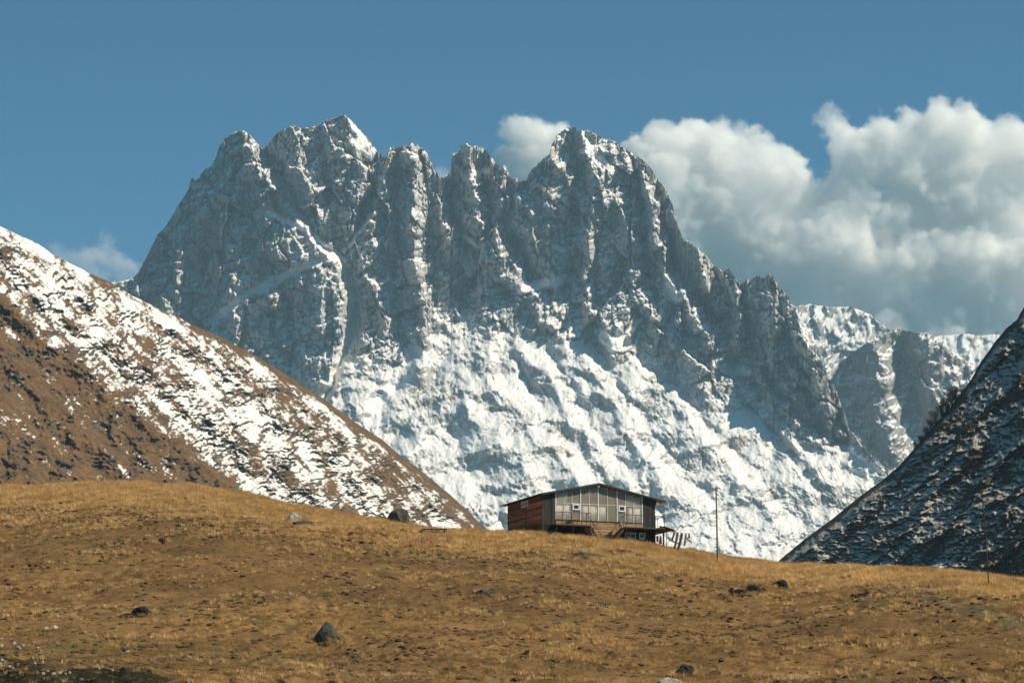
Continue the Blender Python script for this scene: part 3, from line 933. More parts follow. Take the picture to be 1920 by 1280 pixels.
    # ---- lower storey, the shade of the decks painted into its dark boards
    for x0, x1, zb in ((.05, 4.70, -.8), (7.64, L_, -1.7)):
        z = zb
        while z < .80:
            y = rnd.uniform(-.012, .012)
            segs = [(x0, x1)]
            if x0 > 7 and z + .2 > -.12 and z < .46:
                segs = [(x0, 8.06), (9.14, 9.42), (10.02, x1)]
            for a, b in segs:
                box('plank', h, a, b, y - .01, .05, z, z + .205, W_LOWER)
            z += .225
    for x0, x1, mid in ((8.08, 9.12, 8.56), (9.44, 10.0, None)):
        w = empty('window', (0, 0, 0)); w.parent = h
        for q in ((x0, x0 + .07, -.12, .45), (x1 - .07, x1, -.12, .45), (x0 + .07, x1 - .07, -.12, -.04), (x0 + .07, x1 - .07, .38, .45)):
            box('frame', w, q[0], q[1], -.04, .05, q[2], q[3], WHITE)
        if mid:
            box('frame', w, mid - .03, mid + .03, -.038, .045, -.04, .38, WHITE)
        box('pane', w, x0 + .07, (mid or x1 - .04) - .03, .0, .012, -.04, .38, BLACK_GLASS)
        if mid:
            box('pane', w, mid + .03, x1 - .07, .0, .012, -.04, .38, BLACK_GLASS)
        box('half_curtain', w, x0 + .09, (mid or x1 - .03) - .05, -.022, -.004, -.03, .06 if mid else .02, CURTAIN)
    # ---- decks
    def deck(x0, x1, y0, y1, name='deck'):
        d = empty(name, (0, 0, 0)); d.parent = h
        n = max(2, int(round((y1 - y0) / .16)))
        for k in range(n):
            a = y0 + (y1 - y0) * k / n
            box('deck_board', d, x0, x1, a + .006, a + (y1 - y0) / n - .006, .80, .84, W_DECK)
        box('beam', d, x0, x1, y0 - .03, y0 + .05, .66, .795, W_LOWER)
        x = x0 + .1
        while x < x1:
            box('joist', d, x - .03, x + .03, y0 + .05, y1, .67, .795, W_LOWER)
            x += .8
        return d
    deck(.80, 4.22, -1.15, -.02)
    deck(7.62, 11.52, -1.15, -.02)
    deck(L_ + .02, 11.52, .0, 2.2)
    for x in (.9, 2.5, 4.1, 7.75, 9.6, 11.40):
        g = ground_z(*[np.array([q]) for q in (H_O.x + x * math.cos(H_ROT) + 1.08 * math.sin(H_ROT), H_O.y + x * math.sin(H_ROT) - 1.08 * math.cos(H_ROT))])[0] - H_O.z
        box('deck_post', h, x - .05, x + .05, -1.13, -1.03, g - .3, .66, W_LOWER)
    # ---- railings
    def railing(pts, posts_at, name='railing', mid=True):
        r = empty(name, (0, 0, 0)); r.parent = h
        for p, q in zip(pts[:-1], pts[1:]):
            bar('rail', r, p, q, .026, METAL)
        for x, y, z0, z1 in posts_at:
            bar('post', r, (x, y, z0), (x, y, z1), .024, METAL)
        return r
    yb = -1.1
    railing([(.84, yb, 1.90), (4.18, yb, 1.90)], [(.84, yb, .8, 1.9), (1.45, yb, .8, 1.9), (2.40, yb, .8, 1.9), (3.33, yb, .8, 1.9), (3.80, yb, .8, 1.86), (4.18, yb, .8, 1.9)])
    railing([(4.18, yb, 1.90), (3.80, yb, 1.84), (5.23, yb, .02), (5.23, yb, -.62)], [(4.48, yb, .1, 1.0), (5.23, yb, -.7, .02)], 'stair_railing')
    railing([(7.69, yb, 1.92), (11.49, yb, 1.92), (11.49, 1.9, 1.92)], [(7.69, yb, .8, 1.92), (8.63, yb, .8, 1.92), (9.6, yb, .8, 1.92), (10.59, yb, .8, 1.92), (11.49, yb, .8, 1.92), (11.49, .4, .8, 1.92), (11.49, 1.9, .8, 1.92)])
    railing([(7.69, yb, 1.92), (7.40, yb, 1.80), (7.0, yb, 1.42), (6.04, yb, -.02), (6.04, yb, -.62)], [(7.40, yb, .8, 1.80), (7.0, yb, .4, 1.42), (6.70, yb, -.1, .95), (6.04, yb, -.75, -.02)], 'stair_railing')
    railing([(-.02, W_, 1.15), (-.85, W_, .88)], [(-.85, W_, .0, .88), (-.42, W_, .1, 1.02)], 'back_railing')
    # ---- stairs down to the grass
    def stair(x0, x1, z1):
        s = empty('stair', (0, 0, 0)); s.parent = h
        n = 7
        for k in range(n):
            f = (k + 1) / (n + .5)
            x, z = x0 + (x1 - x0) * f, .84 + (z1 - .84) * f
            box('tread', s, x - .13, x + .13, -1.02, -.22, z - .025, z + .02, W_DECK)
        for y in (-1.05, -.19):
            d = Vector((x1 - x0, 0, z1 - .84)); nrm = Vector((-d.z, 0, d.x)).normalized() * .10
            poly = [(x0 + nrm.x, .78 + nrm.z), (x1 + nrm.x, z1 - .06 + nrm.z), (x1 - nrm.x, z1 - .06 - nrm.z), (x0 - nrm.x, .78 - nrm.z)]
            slab('stringer', s, poly, y - .02, y + .02, W_POST)
    stair(4.15, 5.25, -.75)
    stair(7.66, 6.05, -.85)
    # ---- roof: two sheets with standing seams, fascia boards, gable bracket, lamp
    roof = empty('roof', (0, 0, 0)); roof.parent = h
    y0, y1 = -.34, 10.2
    for x0, x1 in ((-.25, RIDGE_X), (RIDGE_X, 11.98)):
        za, zb = roof_z(x0) if x0 < RIDGE_X else roof_z(RIDGE_X), roof_z(RIDGE_X) if x1 == RIDGE_X else roof_z(x1)
        slab('roof_sheet', roof, [(x0, za), (x1, zb), (x1, zb + .045), (x0, za + .045)], y0, y1, ROOF)
        for k in range(22):
            y = y0 + .2 + k * .47
            slab('seam', roof, [(x0 + .03, za + .046), (x1 - .05, zb + .046), (x1 - .05, zb + .075), (x0 + .03, za + .075)], y - .02, y + .02, ROOF)
        slab('fascia', roof, [(x0, za - .13), (x1, zb - .13), (x1, zb - .003), (x0, za - .003)], y0 - .035, y0 - .003, METAL)
        slab('soffit', roof, [(x0, za - .10), (x1, zb - .10), (x1, zb - .07), (x0, za - .07)], y0 + .002, y1 - .1, W_POST)
    slab('gable_bracket', h, [(L_ + .0, 3.50), (L_ + .80, 3.34), (L_ + .0, 2.98)], -.26, -.20, W_ORANGE)
    lamp = bar('gable_lamp', h, (5.36, -.30, 4.50), (5.36, -.30, 4.58), .03, METAL)
    bm = bmesh.new(); bmesh.ops.create_uvsphere(bm, u_segments=12, v_segments=8, radius=.07)
    me = bpy.data.meshes.new('bulb'); bm.to_mesh(me); bm.free(); me.materials.append(BULB)
    o = bpy.data.objects.new('bulb', me); o.location = (5.36, -.30, 4.45); C.objects.link(o); o.parent = lamp; o.scale = (1, 1, 1.15)
    # ---- lean-to roof over the side yard
    lt = empty('lean_to', (0, 0, 0)); lt.parent = h
    for k in range(7):
        y = -1.0 + k * .62
        slab('roof_board', lt, [(L_ + .45, 1.02), (12.62, .72), (12.62, .76), (L_ + .45, 1.06)], y, y + .605, W_DECK)
    for y in (-.9, 1.2, 3.2):
        slab('rafter', lt, [(L_ + .0, .98), (12.5, .62), (12.5, .72), (L_ + .0, 1.10)], y, y + .07, W_POST)
    for x, y in ((11.45, -.86), (12.1, -.2), (11.1, 3.2), (12.2, 3.2)):
        bar('post', lt, (x, y, -2.4), (x, y, .72 + (12.5 - x) * .24), .045 if y < 0 and x < 12 else .03, W_POST)
    return h

house = build_house()
# ------------------------------------------------------------------ rocks
def stone_material(name, a, b, moss=None):
    m = Mat(name, .9, .15)
    v = m.coords()
    n1, n2 = m.noise(v, 1.6, 5, .65), m.noise(v, 9.0, 4, .7)
    c = m.mix(m.ramp(n1, .35, .65), a, b)
    if moss:
        c = m.mix(m.ramp(m.noise(v, 3.0, 4, .6), .50, .62, 0, .8), c, moss)
    c = m.mix(m.ramp(n2, .3, .6, .5, 0), c, tuple(x * .35 for x in a))
    m.color(c); m.bump(m.math('ADD', n1, m.math('MULTIPLY', n2, .4)), .15, .8)
    return m.m
DARK_ROCK = stone_material('dark_lichen_rock', (0.095, 0.089, 0.078), (0.05, 0.048, 0.044), (0.10, 0.088, 0.045))
PALE_ROCK = stone_material('pale_grey_rock', (0.42, 0.38, 0.31), (0.27, 0.245, 0.20), (0.22, 0.19, 0.11))
WHITE_ROCK = stone_material('white_limestone', (0.66, 0.62, 0.54), (0.50, 0.47, 0.41))
BLACK_ROCK = stone_material('shade_black_rock', (0.032, 0.028, 0.025), (0.018, 0.017, 0.016))  # near-black colour paints in the rocks' shaded near sides

def rock_mesh(seed, sub=3, sharp=.42, peak=0.0):
    r = random.Random(seed)
    bm = bmesh.new()
    bmesh.ops.create_icosphere(bm, subdivisions=sub, radius=1.0)
    cuts = [(Vector((r.gauss(0, 1), r.gauss(0, 1), r.gauss(.1, .8))).normalized(), r.uniform(.58, .88)) for _ in range(15)]
    for v in bm.verts:
        d = v.co.normalized()
        k = 1.0
        for n, c in cuts:
            p = d.dot(n)
            if p > 1e-3:
                k = min(k, c / p)
        k += sharp * .18 * math.sin(7 * d.x + seed) * math.sin(6 * d.y + 2 * seed) + r.uniform(-.055, .055)
        v.co = d * k
        if peak:
            v.co.z *= 1 + peak * max(0, 1 - math.hypot(v.co.x - .15, v.co.y) * 1.1)
    me = bpy.data.meshes.new('rock')
    bm.to_mesh(me); bm.free()
    return me

ROCKS = []
def rock(name, u0, u1, v0, v1, mat, seed, label, cat='rock', group=None, deep=.8, sink=.27, peak=0.0, sub=3, depth=None):
    """A stone that fills the picture span u0..u1, v0..v1 where it stands on the hill."""
    p = ground_point((u0 + u1) / 2, v1) if depth is None else at((u0 + u1) / 2, v1, depth)
    k = p.y / F_PX
    w, hgt = (u1 - u0) * k, (v1 - v0) * k
    me = rock_mesh(seed, sub, peak=peak); me.materials.append(mat)
    o = bpy.data.objects.new(name, me)
    sx, sz = w / 2 / .82, hgt / (.80 * (1 + peak * .6) + sink)
    o.scale = (sx, sx * deep, sz)
    o.location = (p.x, p.y + sx * deep * .5, p.z + sz * (sink - .02))
    o.rotation_euler.z = random.Random(seed).uniform(-.4, .4)
    ROCKS.append((o.location.x, o.location.y, sx, sx * deep))
    C.objects.link(o)
    return tag(o, label, cat, group)

rock('boulder', 721, 771, 955, 984, DARK_ROCK, 11, 'large dark lichen-covered boulder on the crest near the bench', 'boulder', peak=.0)
rock('boulder', 537, 566, 962, 979, PALE_ROCK, 12, 'pale rounded boulder in golden grass on the left crest', 'boulder')
rock('boulder', 582, 640, 1175, 1204, DARK_ROCK, 13, 'dark pointed rock jutting from the grass at lower centre', 'boulder', peak=.9)
rock('rock', 632, 652, 1192, 1204, DARK_ROCK, 14, 'small dark stone against the foot of the pointed rock')
rock('boulder', 246, 286, 1137, 1154, BLACK_ROCK, 15, 'low black rock with a pale streak on the left slope', 'boulder', peak=.4)
rock('rock', 263, 270, 1140, 1152, PALE_ROCK, 16, 'slim pale stone leaning on the low black rock')
rock('rock', 228, 250, 1149, 1155, BLACK_ROCK, 17, 'flat black stone just beside the low black rock', sub=2)
rock('boulder', 1376, 1401, 1104, 1117, BLACK_ROCK, 18, 'black rounded rock, lowest of the row of three below the pole', 'boulder')
rock('rock', 1364, 1379, 1103, 1116, BLACK_ROCK, 19, 'small black pointed stone touching the lowest of the three rocks', peak=.5)
rock('boulder', 1402, 1427, 1094, 1108, BLACK_ROCK, 20, 'black rounded rock in the middle of the row of three', 'boulder')
rock('boulder', 1448, 1476, 1086, 1101, BLACK_ROCK, 21, 'largest and topmost black rock of the row of three', 'boulder')
rock('rock', 1113, 1146, 1125, 1136, DARK_ROCK, 22, 'low dark grey rock in the grass well below the house')
rock('boulder', 1266, 1306, 1246, 1267, BLACK_ROCK, 23, 'black humped rock near the bottom edge', 'boulder')
rock('boulder', 1226, 1280, 1273, 1292, PALE_ROCK, 24, 'pale mossy stone cut off by the bottom edge', 'boulder')
rock('rock', 1597, 1617, 1192, 1203, DARK_ROCK, 25, 'small dark stone alone on the right slope')
rock('rock', 892, 930, 1103, 1113, DARK_ROCK, 26, 'flat grey-green stone on the slope below the bench')
rock('rock', 986, 1026, 1263, 1270, BLACK_ROCK, 27, 'flat dark slab near the bottom edge at centre')
rock('rock', 295, 314, 1009, 1018, BLACK_ROCK, 28, 'small black stone at the edge of the upper left grass band')
rock('rock', 404, 425, 998, 1004, WHITE_ROCK, 29, 'flat white stone on the upper left grass')
rock('rock', 1050, 1128, 1033, 1043, DARK_ROCK, 30, 'long low mossy stone right below the house', deep=.5, sink=.0)
rock('rock', 1636, 1650, 1112, 1120, BLACK_ROCK, 33, 'tiny black stone below the start of the trail', sub=2)
rock('rock', 80, 92, 1173, 1183, WHITE_ROCK, 40, 'bright white stone, left one of a pair on the dark bank', sub=2)
rock('rock', 95, 108, 1172, 1181, WHITE_ROCK, 41, 'bright white stone, right one of a pair on the dark bank', sub=2)
rock('rock', 229, 252, 1190, 1196, WHITE_ROCK, 42, 'thin white slab lying in green turf at lower left', sub=2)
rnd = random.Random(3)
for i, (u, v) in enumerate([(3,1197),(20,1198),(26,1207),(30,1211),(44,1211),(34,1216),(2,1212),(70,1216),(76,1222),(98,1220),(3,1238),(9,1242),(2,1250),(18,1251),(24,1253),(34,1246),(46,1255),
                            (70,1261),(80,1264),(90,1258),(100,1264),(112,1263),(122,1264),(130,1262),(92,1207),(108,1207),(211,1257),(185,1254),(152,1275),(238,1223),(64,1244)]):
    w = rnd.uniform(4.5, 9)
    rock('bank_stone', u - w / 2, u + w / 2, v - w * .6, v + 1, WHITE_ROCK if rnd.random() < .7 else PALE_ROCK, 60 + i, 'small pale stone strewn on the dark bank at lower left', 'stone', 'pale stones on the dark bank', sub=1, sink=.45)

# ------------------------------------------------------------------ bench, log, poles, wires
def build_bench():
    p = ground_point(814, 1001)
    k = p.y / F_PX
    b = empty('bench', p)
    tag(b, 'low wooden plank bench on the crest between boulder and house', 'bench')
    w = 48 * k / 2
    for j in range(3):
        box('seat_plank', b, -w, w, -.24 + j * .165, -.09 + j * .165, .40, .46, W_POST)
    for s in (-1, 1):
        box('leg', b, s * (w - .22) - .07, s * (w - .22) + .07, -.22, .22, -.15, .398, W_POST)
    box('stretcher', b, -w + .3, w - .3, -.03, .03, .12, .20, W_POST)
build_bench()

def build_log():
    p, q = ground_point(551, 986), ground_point(604, 985)
    d = (q - p)
    o = tube('fallen_log', None, [p + d * t + Vector((0, 0, .26 + .06 * math.sin(t * 5))) for t in np.linspace(0, 1, 9)], .13, W_BLACK, 8)
    tag(o, 'dark weathered log lying in golden grass below the pale boulder', 'log')
build_log()

W_POLE = wood('tan_pole_timber', (0.32, 0.21, 0.13), (0.20, 0.13, 0.08), (10, 10, 1), var=.2)
def pole(u_base, v_base, u_top, v_top, label, r=.085, wd=None):
    p = ground_point(u_base, v_base)
    x, z = ray(u_top, v_top)
    t = Vector((x * p.y, p.y, z * p.y)) - p
    e = empty('utility_pole', p)
    tag(e, label, 'pole', 'thin wooden poles')
    bar('shaft', e, (0, 0, -.6), t, r, wd or W_POLE, 8, r * .72)
    c = t * .985
    bar('insulator', e, c + Vector((-.12, 0, 0)), c + Vector((.12, 0, 0)), .03, METAL)
    return e, p + t
pole_a, top_a = pole(1345.5, 1055, 1342.8, 913, 'tall thin wooden pole standing beside the laundry')
pole_b, top_b = pole(1855, 1099, 1841, 916, 'slender leaning pole in front of the dark slope', .045, W_POST)

def sag(p, q, drop, n=18):
    return [p.lerp(q, t) - Vector((0, 0, 4 * drop * t * (1 - t))) for t in np.linspace(0, 1, n)]
hm = Matrix.Translation(H_O) @ Matrix.Rotation(H_ROT, 4, 'Z')
def hp(x, y, z):
    return hm @ Vector((x, y, z))
tag(tube('power_wire', None, sag(hp(11.9, -.2, 3.32), top_a - Vector((0, 0, .12)), .28), .011, METAL), 'thin dark wire from the roof eave up to the nearer pole', 'wire')
tag(tube('power_wire', None, sag(top_a - Vector((0, 0, .12)), top_b - Vector((0, 0, .10)), .7), .007, METAL), 'thin dark wire slung between the two poles', 'wire')

# ------------------------------------------------------------------ laundry
def cloth_mat(name, c):
    return plain(name, c, .95, .05, vary=.3)
CLOTHS = [cloth_mat('faded_brown_cloth', (0.42, 0.31, 0.22)), cloth_mat('dark_grey_cloth', (0.27, 0.235, 0.205)), cloth_mat('dull_red_cloth', (0.36, 0.15, 0.10))]
line_p, line_q = hp(12.1, -.2, .42), top_a.lerp(pole_a.location, .62)
tag(tube('clothes_line', None, sag(line_p, line_q, .22), .008, METAL), 'thin clothes line from the lean-to post to the pole', 'line')

def hang(name, u_mid, width, v_top, v_bot, lean, mat, label, taper=0.0, depth_off=0.0, seed=1):
    """A cloth pegged on the line, blown aside; lean is the sideways drift in metres at the hem."""
    x, z = ray(u_mid, v_top)
    d = line_p.y + (line_q.y - line_p.y) * np.clip((u_mid - 1256) / 88, 0, 1) + depth_off
    k = d / F_PX
    top = Vector((x * d, d, z * d))
    w, hgt = width * k, (v_bot - v_top) * k
    nx, nz = 6, 9
    rr = random.Random(seed)
    ph = rr.uniform(0, 6)
    vs_, fs = [], []
    for j in range(nz + 1):
        f = j / nz
        ww = w * (1 + taper * f)
        for i in range(nx + 1):
            g = i / nx - .5
            vs_.append((g * ww + lean * (f ** 1.25), .05 * math.sin(g * 9 + ph + f * 2) * (.4 + f) + .10 * f, -hgt * f - .02 * math.sin(g * 6 + ph)))
    for j in range(nz):
        for i in range(nx):
            a = j * (nx + 1) + i
            fs.append((a, a + 1, a + nx + 2, a + nx + 1))
    o = mesh_obj(name, vs_, fs, mat, None, True)
    o.location = top
    s = o.modifiers.new('thickness', 'SOLIDIFY'); s.thickness = .015
    tag(o, label, 'laundry', 'washing hung beside the house')
    for g in (-.4, .4):
        box('peg', o, g * w - .015, g * w + .015, -.025, .025, -.04, .06, W_DECK)
    return o
hang('hanging_towel', 1264.5, 3.2, 996.5, 1012, -.22, CLOTHS[1], 'narrow dark towel, first on the clothes line', seed=2)
hang('hanging_blanket', 1270.5, 5.0, 997, 1029, -.30, CLOTHS[0], 'long brown blanket blown aside on the clothes line', seed=3)
hang('hanging_blanket', 1278.5, 5.5, 998.5, 1030.5, -.36, CLOTHS[1], 'long dark grey blanket blown aside on the clothes line', seed=4)
hang('hanging_towel', 1286, 3.6, 1000, 1023, -.14, CLOTHS[0], 'brown towel of medium length near the end of the washing', seed=5)
hang('hanging_cloth', 1292, 3.0, 1000, 1008.5, .02, CLOTHS[2], 'tiny dull red cloth, last on the clothes line', seed=6)
hang('hanging_dress', 1238.5, 3, 1004, 1019, 0, CLOTHS[2], 'red-brown dress widening to its hem beside the house wall', taper=1.1, depth_off=2.2, seed=7)
hang('hanging_towel', 1232.5, 4, 1004, 1015, 0, CLOTHS[1], 'short dark towel hanging closest to the house wall', depth_off=2.2, seed=8)
tag(tube('clothes_line', None, sag(hp(11.1, 2.0, .15) , hp(12.2, 3.2, .2), .05, 8), .008, METAL), 'short clothes line under the lean-to roof', 'line')

# ------------------------------------------------------------------ things on the deck and by the wall
def build_chair(loc):
    c = empty('folding_chair', loc, H_ROT + .2)
    tag(c, 'dark folding chair on the deck by the house glazing', 'chair')
    box('seat', c, -.24, .24, -.22, .22, .42, .45, METAL)
    box('backrest', c, -.24, .24, .20, .24, .46, .86, METAL, (R(-14), 0, 0))
    for sx in (-.22, .22):
        bar('leg', c, (sx, -.22, 0), (sx, .18, .44), .018, METAL); bar('leg', c, (sx, .24, 0), (sx, -.16, .44), .018, METAL)
build_chair(hp(2.95, -.55, .845))

def lathe(name, prof, mat, parent=None, n=14):
    vs_, fs = [], []
    for r_, z_ in prof:
        for k in range(n):
            a = 2 * math.pi * k / n
            vs_.append((r_ * math.cos(a), r_ * math.sin(a), z_))
    for i in range(len(prof) - 1):
        for k in range(n):
            fs.append((i * n + k, i * n + (k + 1) % n, (i + 1) * n + (k + 1) % n, (i + 1) * n + k))
    fs.append(tuple(range(n - 1, -1, -1)))
    return mesh_obj(name, vs_, fs, mat, parent, True)
pot = lathe('white_bucket', [(.13, 0), (.17, .34), (.185, .36), (.17, .36), (.12, .03)], WHITE)
pot.location = hp(7.35, -.6, .845)
tag(pot, 'small white bucket on the deck at the top of the stairs', 'bucket')
tub = lathe('pink_tub', [(.14, -.1), (.20, .30), (.22, .32), (.19, .32), (.13, .0)], plain('faded_pink_plastic', (0.62, 0.36, 0.30), .6, .3))
tub.location = ground_point(1220.5, 1029.5) + Vector((0, 0, .05))
tag(tub, 'faded pink tub in the grass at the lower corner of the house', 'tub')

# ------------------------------------------------------------------ the trail
def build_path():
    pts = [(1600,1086),(1626,1092),(1687,1107),(1752,1124),(1804,1142),(1868,1159),(1920,1180),(1960,1196)]
    us = np.linspace(1600, 1960, 160)
    vv = interp(pts, us)
    mid = np.array([tuple(ground_point(u, v)) for u, v in zip(us, vv)])
    k = np.ones(15) / 15
    for c in (0, 1):
        mid[:, c] = np.convolve(np.pad(mid[:, c], 7, mode='edge'), k, 'valid')
    t = np.gradient(mid[:, :2], axis=0); t /= np.linalg.norm(t, axis=1, keepdims=True) + 1e-9
    nrm = np.stack([-t[:, 1], t[:, 0]], -1)
    rows = []
    for j, o in enumerate(np.linspace(-.75, .75, 9)):
        wob = 1 + .35 * fbm(us / 14 + 3 * np.sign(o), us * 0 + j * .2, 3)
        q = mid[:, :2] + nrm * (o * wob)[:, None]
        rows.append(np.stack([q[:, 0], q[:, 1], ground_z(q[:, 0], q[:, 1]) + .03 - .05 * (abs(o) > .7)], -1))
    m = Mat('worn_trail_turf', .95, .05)
    v = m.coords()
    c = m.mix(m.ramp(m.noise(v, 1.2, 4, .65), .38, .62), (0.17, 0.125, 0.060), (0.10, 0.085, 0.040))
    m.color(m.mix(m.ramp(m.noise(v, 6, 3, .6), .3, .55, .5, 0), c, (0.04, 0.034, 0.02)))
    grid_mesh('path', np.array(rows)[::-1], m.m)
build_path()

# ------------------------------------------------------------------ bare shrubs on the dark slope
TWIG = wood('bare_dark_twigs', (0.060, 0.038, 0.026), (0.034, 0.024, 0.018), (3, 3, 3), var=.2)
def shrub_mesh(seed, stems, height, spread, levels=4):
    r = random.Random(seed)
    vs_, fs = [], []
    def seg(p, q, r0, r1):
        d = (q - p).normalized(); s = d.orthogonal().normalized(); t = d.cross(s)
        b = len(vs_)
        for c, w in ((p, r0), (q, r1)):
            for k in range(3):
                a = 2 * math.pi * k / 3
                vs_.append(c + (s * math.cos(a) + t * math.sin(a)) * w)
        for k in range(3):
            fs.append((b + k, b + (k + 1) % 3, b + 3 + (k + 1) % 3, b + 3 + k))
    def grow(p, d, length, rad, lv):
        q = p + d * length
        m = p.lerp(q, .5) + Vector((r.uniform(-.06, .06), r.uniform(-.06, .06), 0)) * length
        seg(p, m, rad, rad * .85); seg(m, q, rad * .85, rad * .65)
        if lv == 0:
            return
        for _ in range(r.choice((2, 3, 3))):
            nd = (d + Vector((r.uniform(-.8, .8), r.uniform(-.8, .8), r.uniform(-.25, .5)))).normalized()
            grow(m.lerp(q, r.uniform(.2, 1)), nd, length * r.uniform(.5, .78), rad * .55, lv - 1)
    for _ in range(stems):
        d = Vector((r.uniform(-spread, spread), r.uniform(-spread, spread), 1)).normalized()
        grow(Vector((r.uniform(-.2, .2), r.uniform(-.2, .2), -.2)), d, height * r.uniform(.3, .42), height * .016 + .03, levels)
    return vs_, fs

def crest_right(u, row=0):
    i = int(np.argmin(np.abs(RIGHT_U - u)))
    return Vector(RIGHT_P[row, i])

SHRUBS = [(1868,3.4,1,5,'lone bare sapling high on the dark crest against the cloud'),(1795,5.0,5,4,'leafless shrub, highest of the thicket on the dark slope'),(1786,6.2,6,4,'tallest leafless shrub of the thicket on the dark crest'),
 (1776,6.0,6,4,'broad leafless shrub just below the tallest one on the crest'),(1767,5.4,6,4,'leafless shrub in the middle of the thicket on the crest'),(1757,5.0,6,4,'leafless shrub below the middle of the crest thicket'),
 (1747,4.4,6,4,'leafless shrub with low spreading twigs on the dark crest'),(1737,3.6,6,4,'lower leafless shrub where the thicket thins out'),(1727,3.0,6,4,'small leafless shrub near the foot of the thicket'),
 (1716,2.4,5,4,'last small leafless shrub at the foot of the thicket')]
for i, (u, hgt, stems, lv, label) in enumerate(SHRUBS):
    vs_, fs = shrub_mesh(200 + i, stems * 2 if stems > 1 else 1, hgt, .55 if stems > 1 else .1, lv)
    o = empty('bare_shrub', crest_right(u, 3 if stems > 1 else 1))
    half = len(fs) // 2
    tag(o, label, 'shrub', 'bare shrubs on the dark crest')
    mesh_obj('branches', vs_, fs, TWIG, o)
# ------------------------------------------------------------------ dry grass
def straw_material(name, ca, cb, cc, cd):
    m = Mat(name, .8, .15)
    info = m.n('ObjectInfo').outputs['Random']
    geo = m.n('NewGeometry')
    big = m.noise(geo.outputs['Position'], .05, 4, .6)
    mid = m.noise(geo.outputs['Position'], .35, 4, .6)
    c = m.mix(m.ramp(info, .0, 1.0), ca, cb)
    c = m.mix(m.ramp(mid, .42, .64, 0, .75), c, cc)
    c = m.mix(m.ramp(big, .56, .70, 0, .65), c, cd)
    m.color(c)
    tr = m.n('BsdfTranslucent'); m.t.links.new(c, tr.inputs[0])
    mx = m.n('MixShader'); mx.inputs[0].default_value = .38
    m.t.links.new(m.b.outputs[0], mx.inputs[1]); m.t.links.new(tr.outputs[0], mx.inputs[2])
    m.t.links.new(mx.outputs[0], m.t.nodes['Material Output'].inputs['Surface'])
    return m.m
STRAW = straw_material('tall_golden_straw', (0.60, 0.37, 0.135), (0.92, 0.64, 0.30), (0.48, 0.28, 0.105), (0.40, 0.275, 0.115))
TURF = straw_material('grazed_brown_turf', (0.34, 0.195, 0.072), (0.58, 0.36, 0.145), (0.22, 0.118, 0.047), (0.17, 0.13, 0.052))

def tuft(seed, n, h0, h1, spread, width, mat):
    r = random.Random(seed)
    vs_, fs = [], []
    for _ in range(n):
        a = r.uniform(0, 2 * math.pi); d = spread * math.sqrt(r.random())
        base = Vector((math.cos(a) * d, math.sin(a) * d, -.04))
        h = r.uniform(h0, h1)
        lean = Vector((math.cos(a), math.sin(a), 0)) * r.uniform(.05, .6) * h + Vector((-.22 * h, -.05 * h, 0))
        side = Vector((-math.sin(a + r.uniform(-1, 1)), math.cos(a), 0)) * width
        m = base + lean * .35 + Vector((0, 0, h * .6)); t = base + lean + Vector((0, 0, h))
        b = len(vs_)
        vs_ += [base - side, base + side, m - side * .7, m + side * .7, t]
        fs += [(b, b + 1, b + 3, b + 2), (b + 2, b + 3, b + 4)]
    me = bpy.data.meshes.new('grass_tuft')
    me.from_pydata([tuple(v) for v in vs_], [], fs); me.materials.append(mat)
    return bpy.data.objects.new('grass_tuft', me)

tufts = bpy.data.collections.new('grass_tufts')
for k in range(4):
    tufts.objects.link(tuft(500 + k, 16, .10, .20, .16, .012, TURF))
for k in range(4):
    tufts.objects.link(tuft(520 + k, 20, .20, .38, .18, .011, STRAW))

# little turf hummocks, coloured dark to paint in the shadow sides of tussocks
HUMMOCK = straw_material('shade_dark_hummock', (0.085, 0.050, 0.024), (0.145, 0.085, 0.036), (0.055, 0.034, 0.018), (0.055, 0.045, 0.021))
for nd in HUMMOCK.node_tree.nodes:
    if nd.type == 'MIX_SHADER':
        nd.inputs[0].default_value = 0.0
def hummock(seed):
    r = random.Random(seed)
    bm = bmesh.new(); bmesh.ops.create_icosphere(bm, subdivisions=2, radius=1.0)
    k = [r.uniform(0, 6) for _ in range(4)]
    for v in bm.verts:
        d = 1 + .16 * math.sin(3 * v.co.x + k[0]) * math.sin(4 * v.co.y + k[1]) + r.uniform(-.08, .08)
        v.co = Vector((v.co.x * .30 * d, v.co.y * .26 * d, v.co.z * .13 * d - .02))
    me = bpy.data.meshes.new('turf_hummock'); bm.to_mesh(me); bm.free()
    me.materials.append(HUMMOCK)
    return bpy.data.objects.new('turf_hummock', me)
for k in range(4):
    tufts.objects.link(hummock(540 + k))

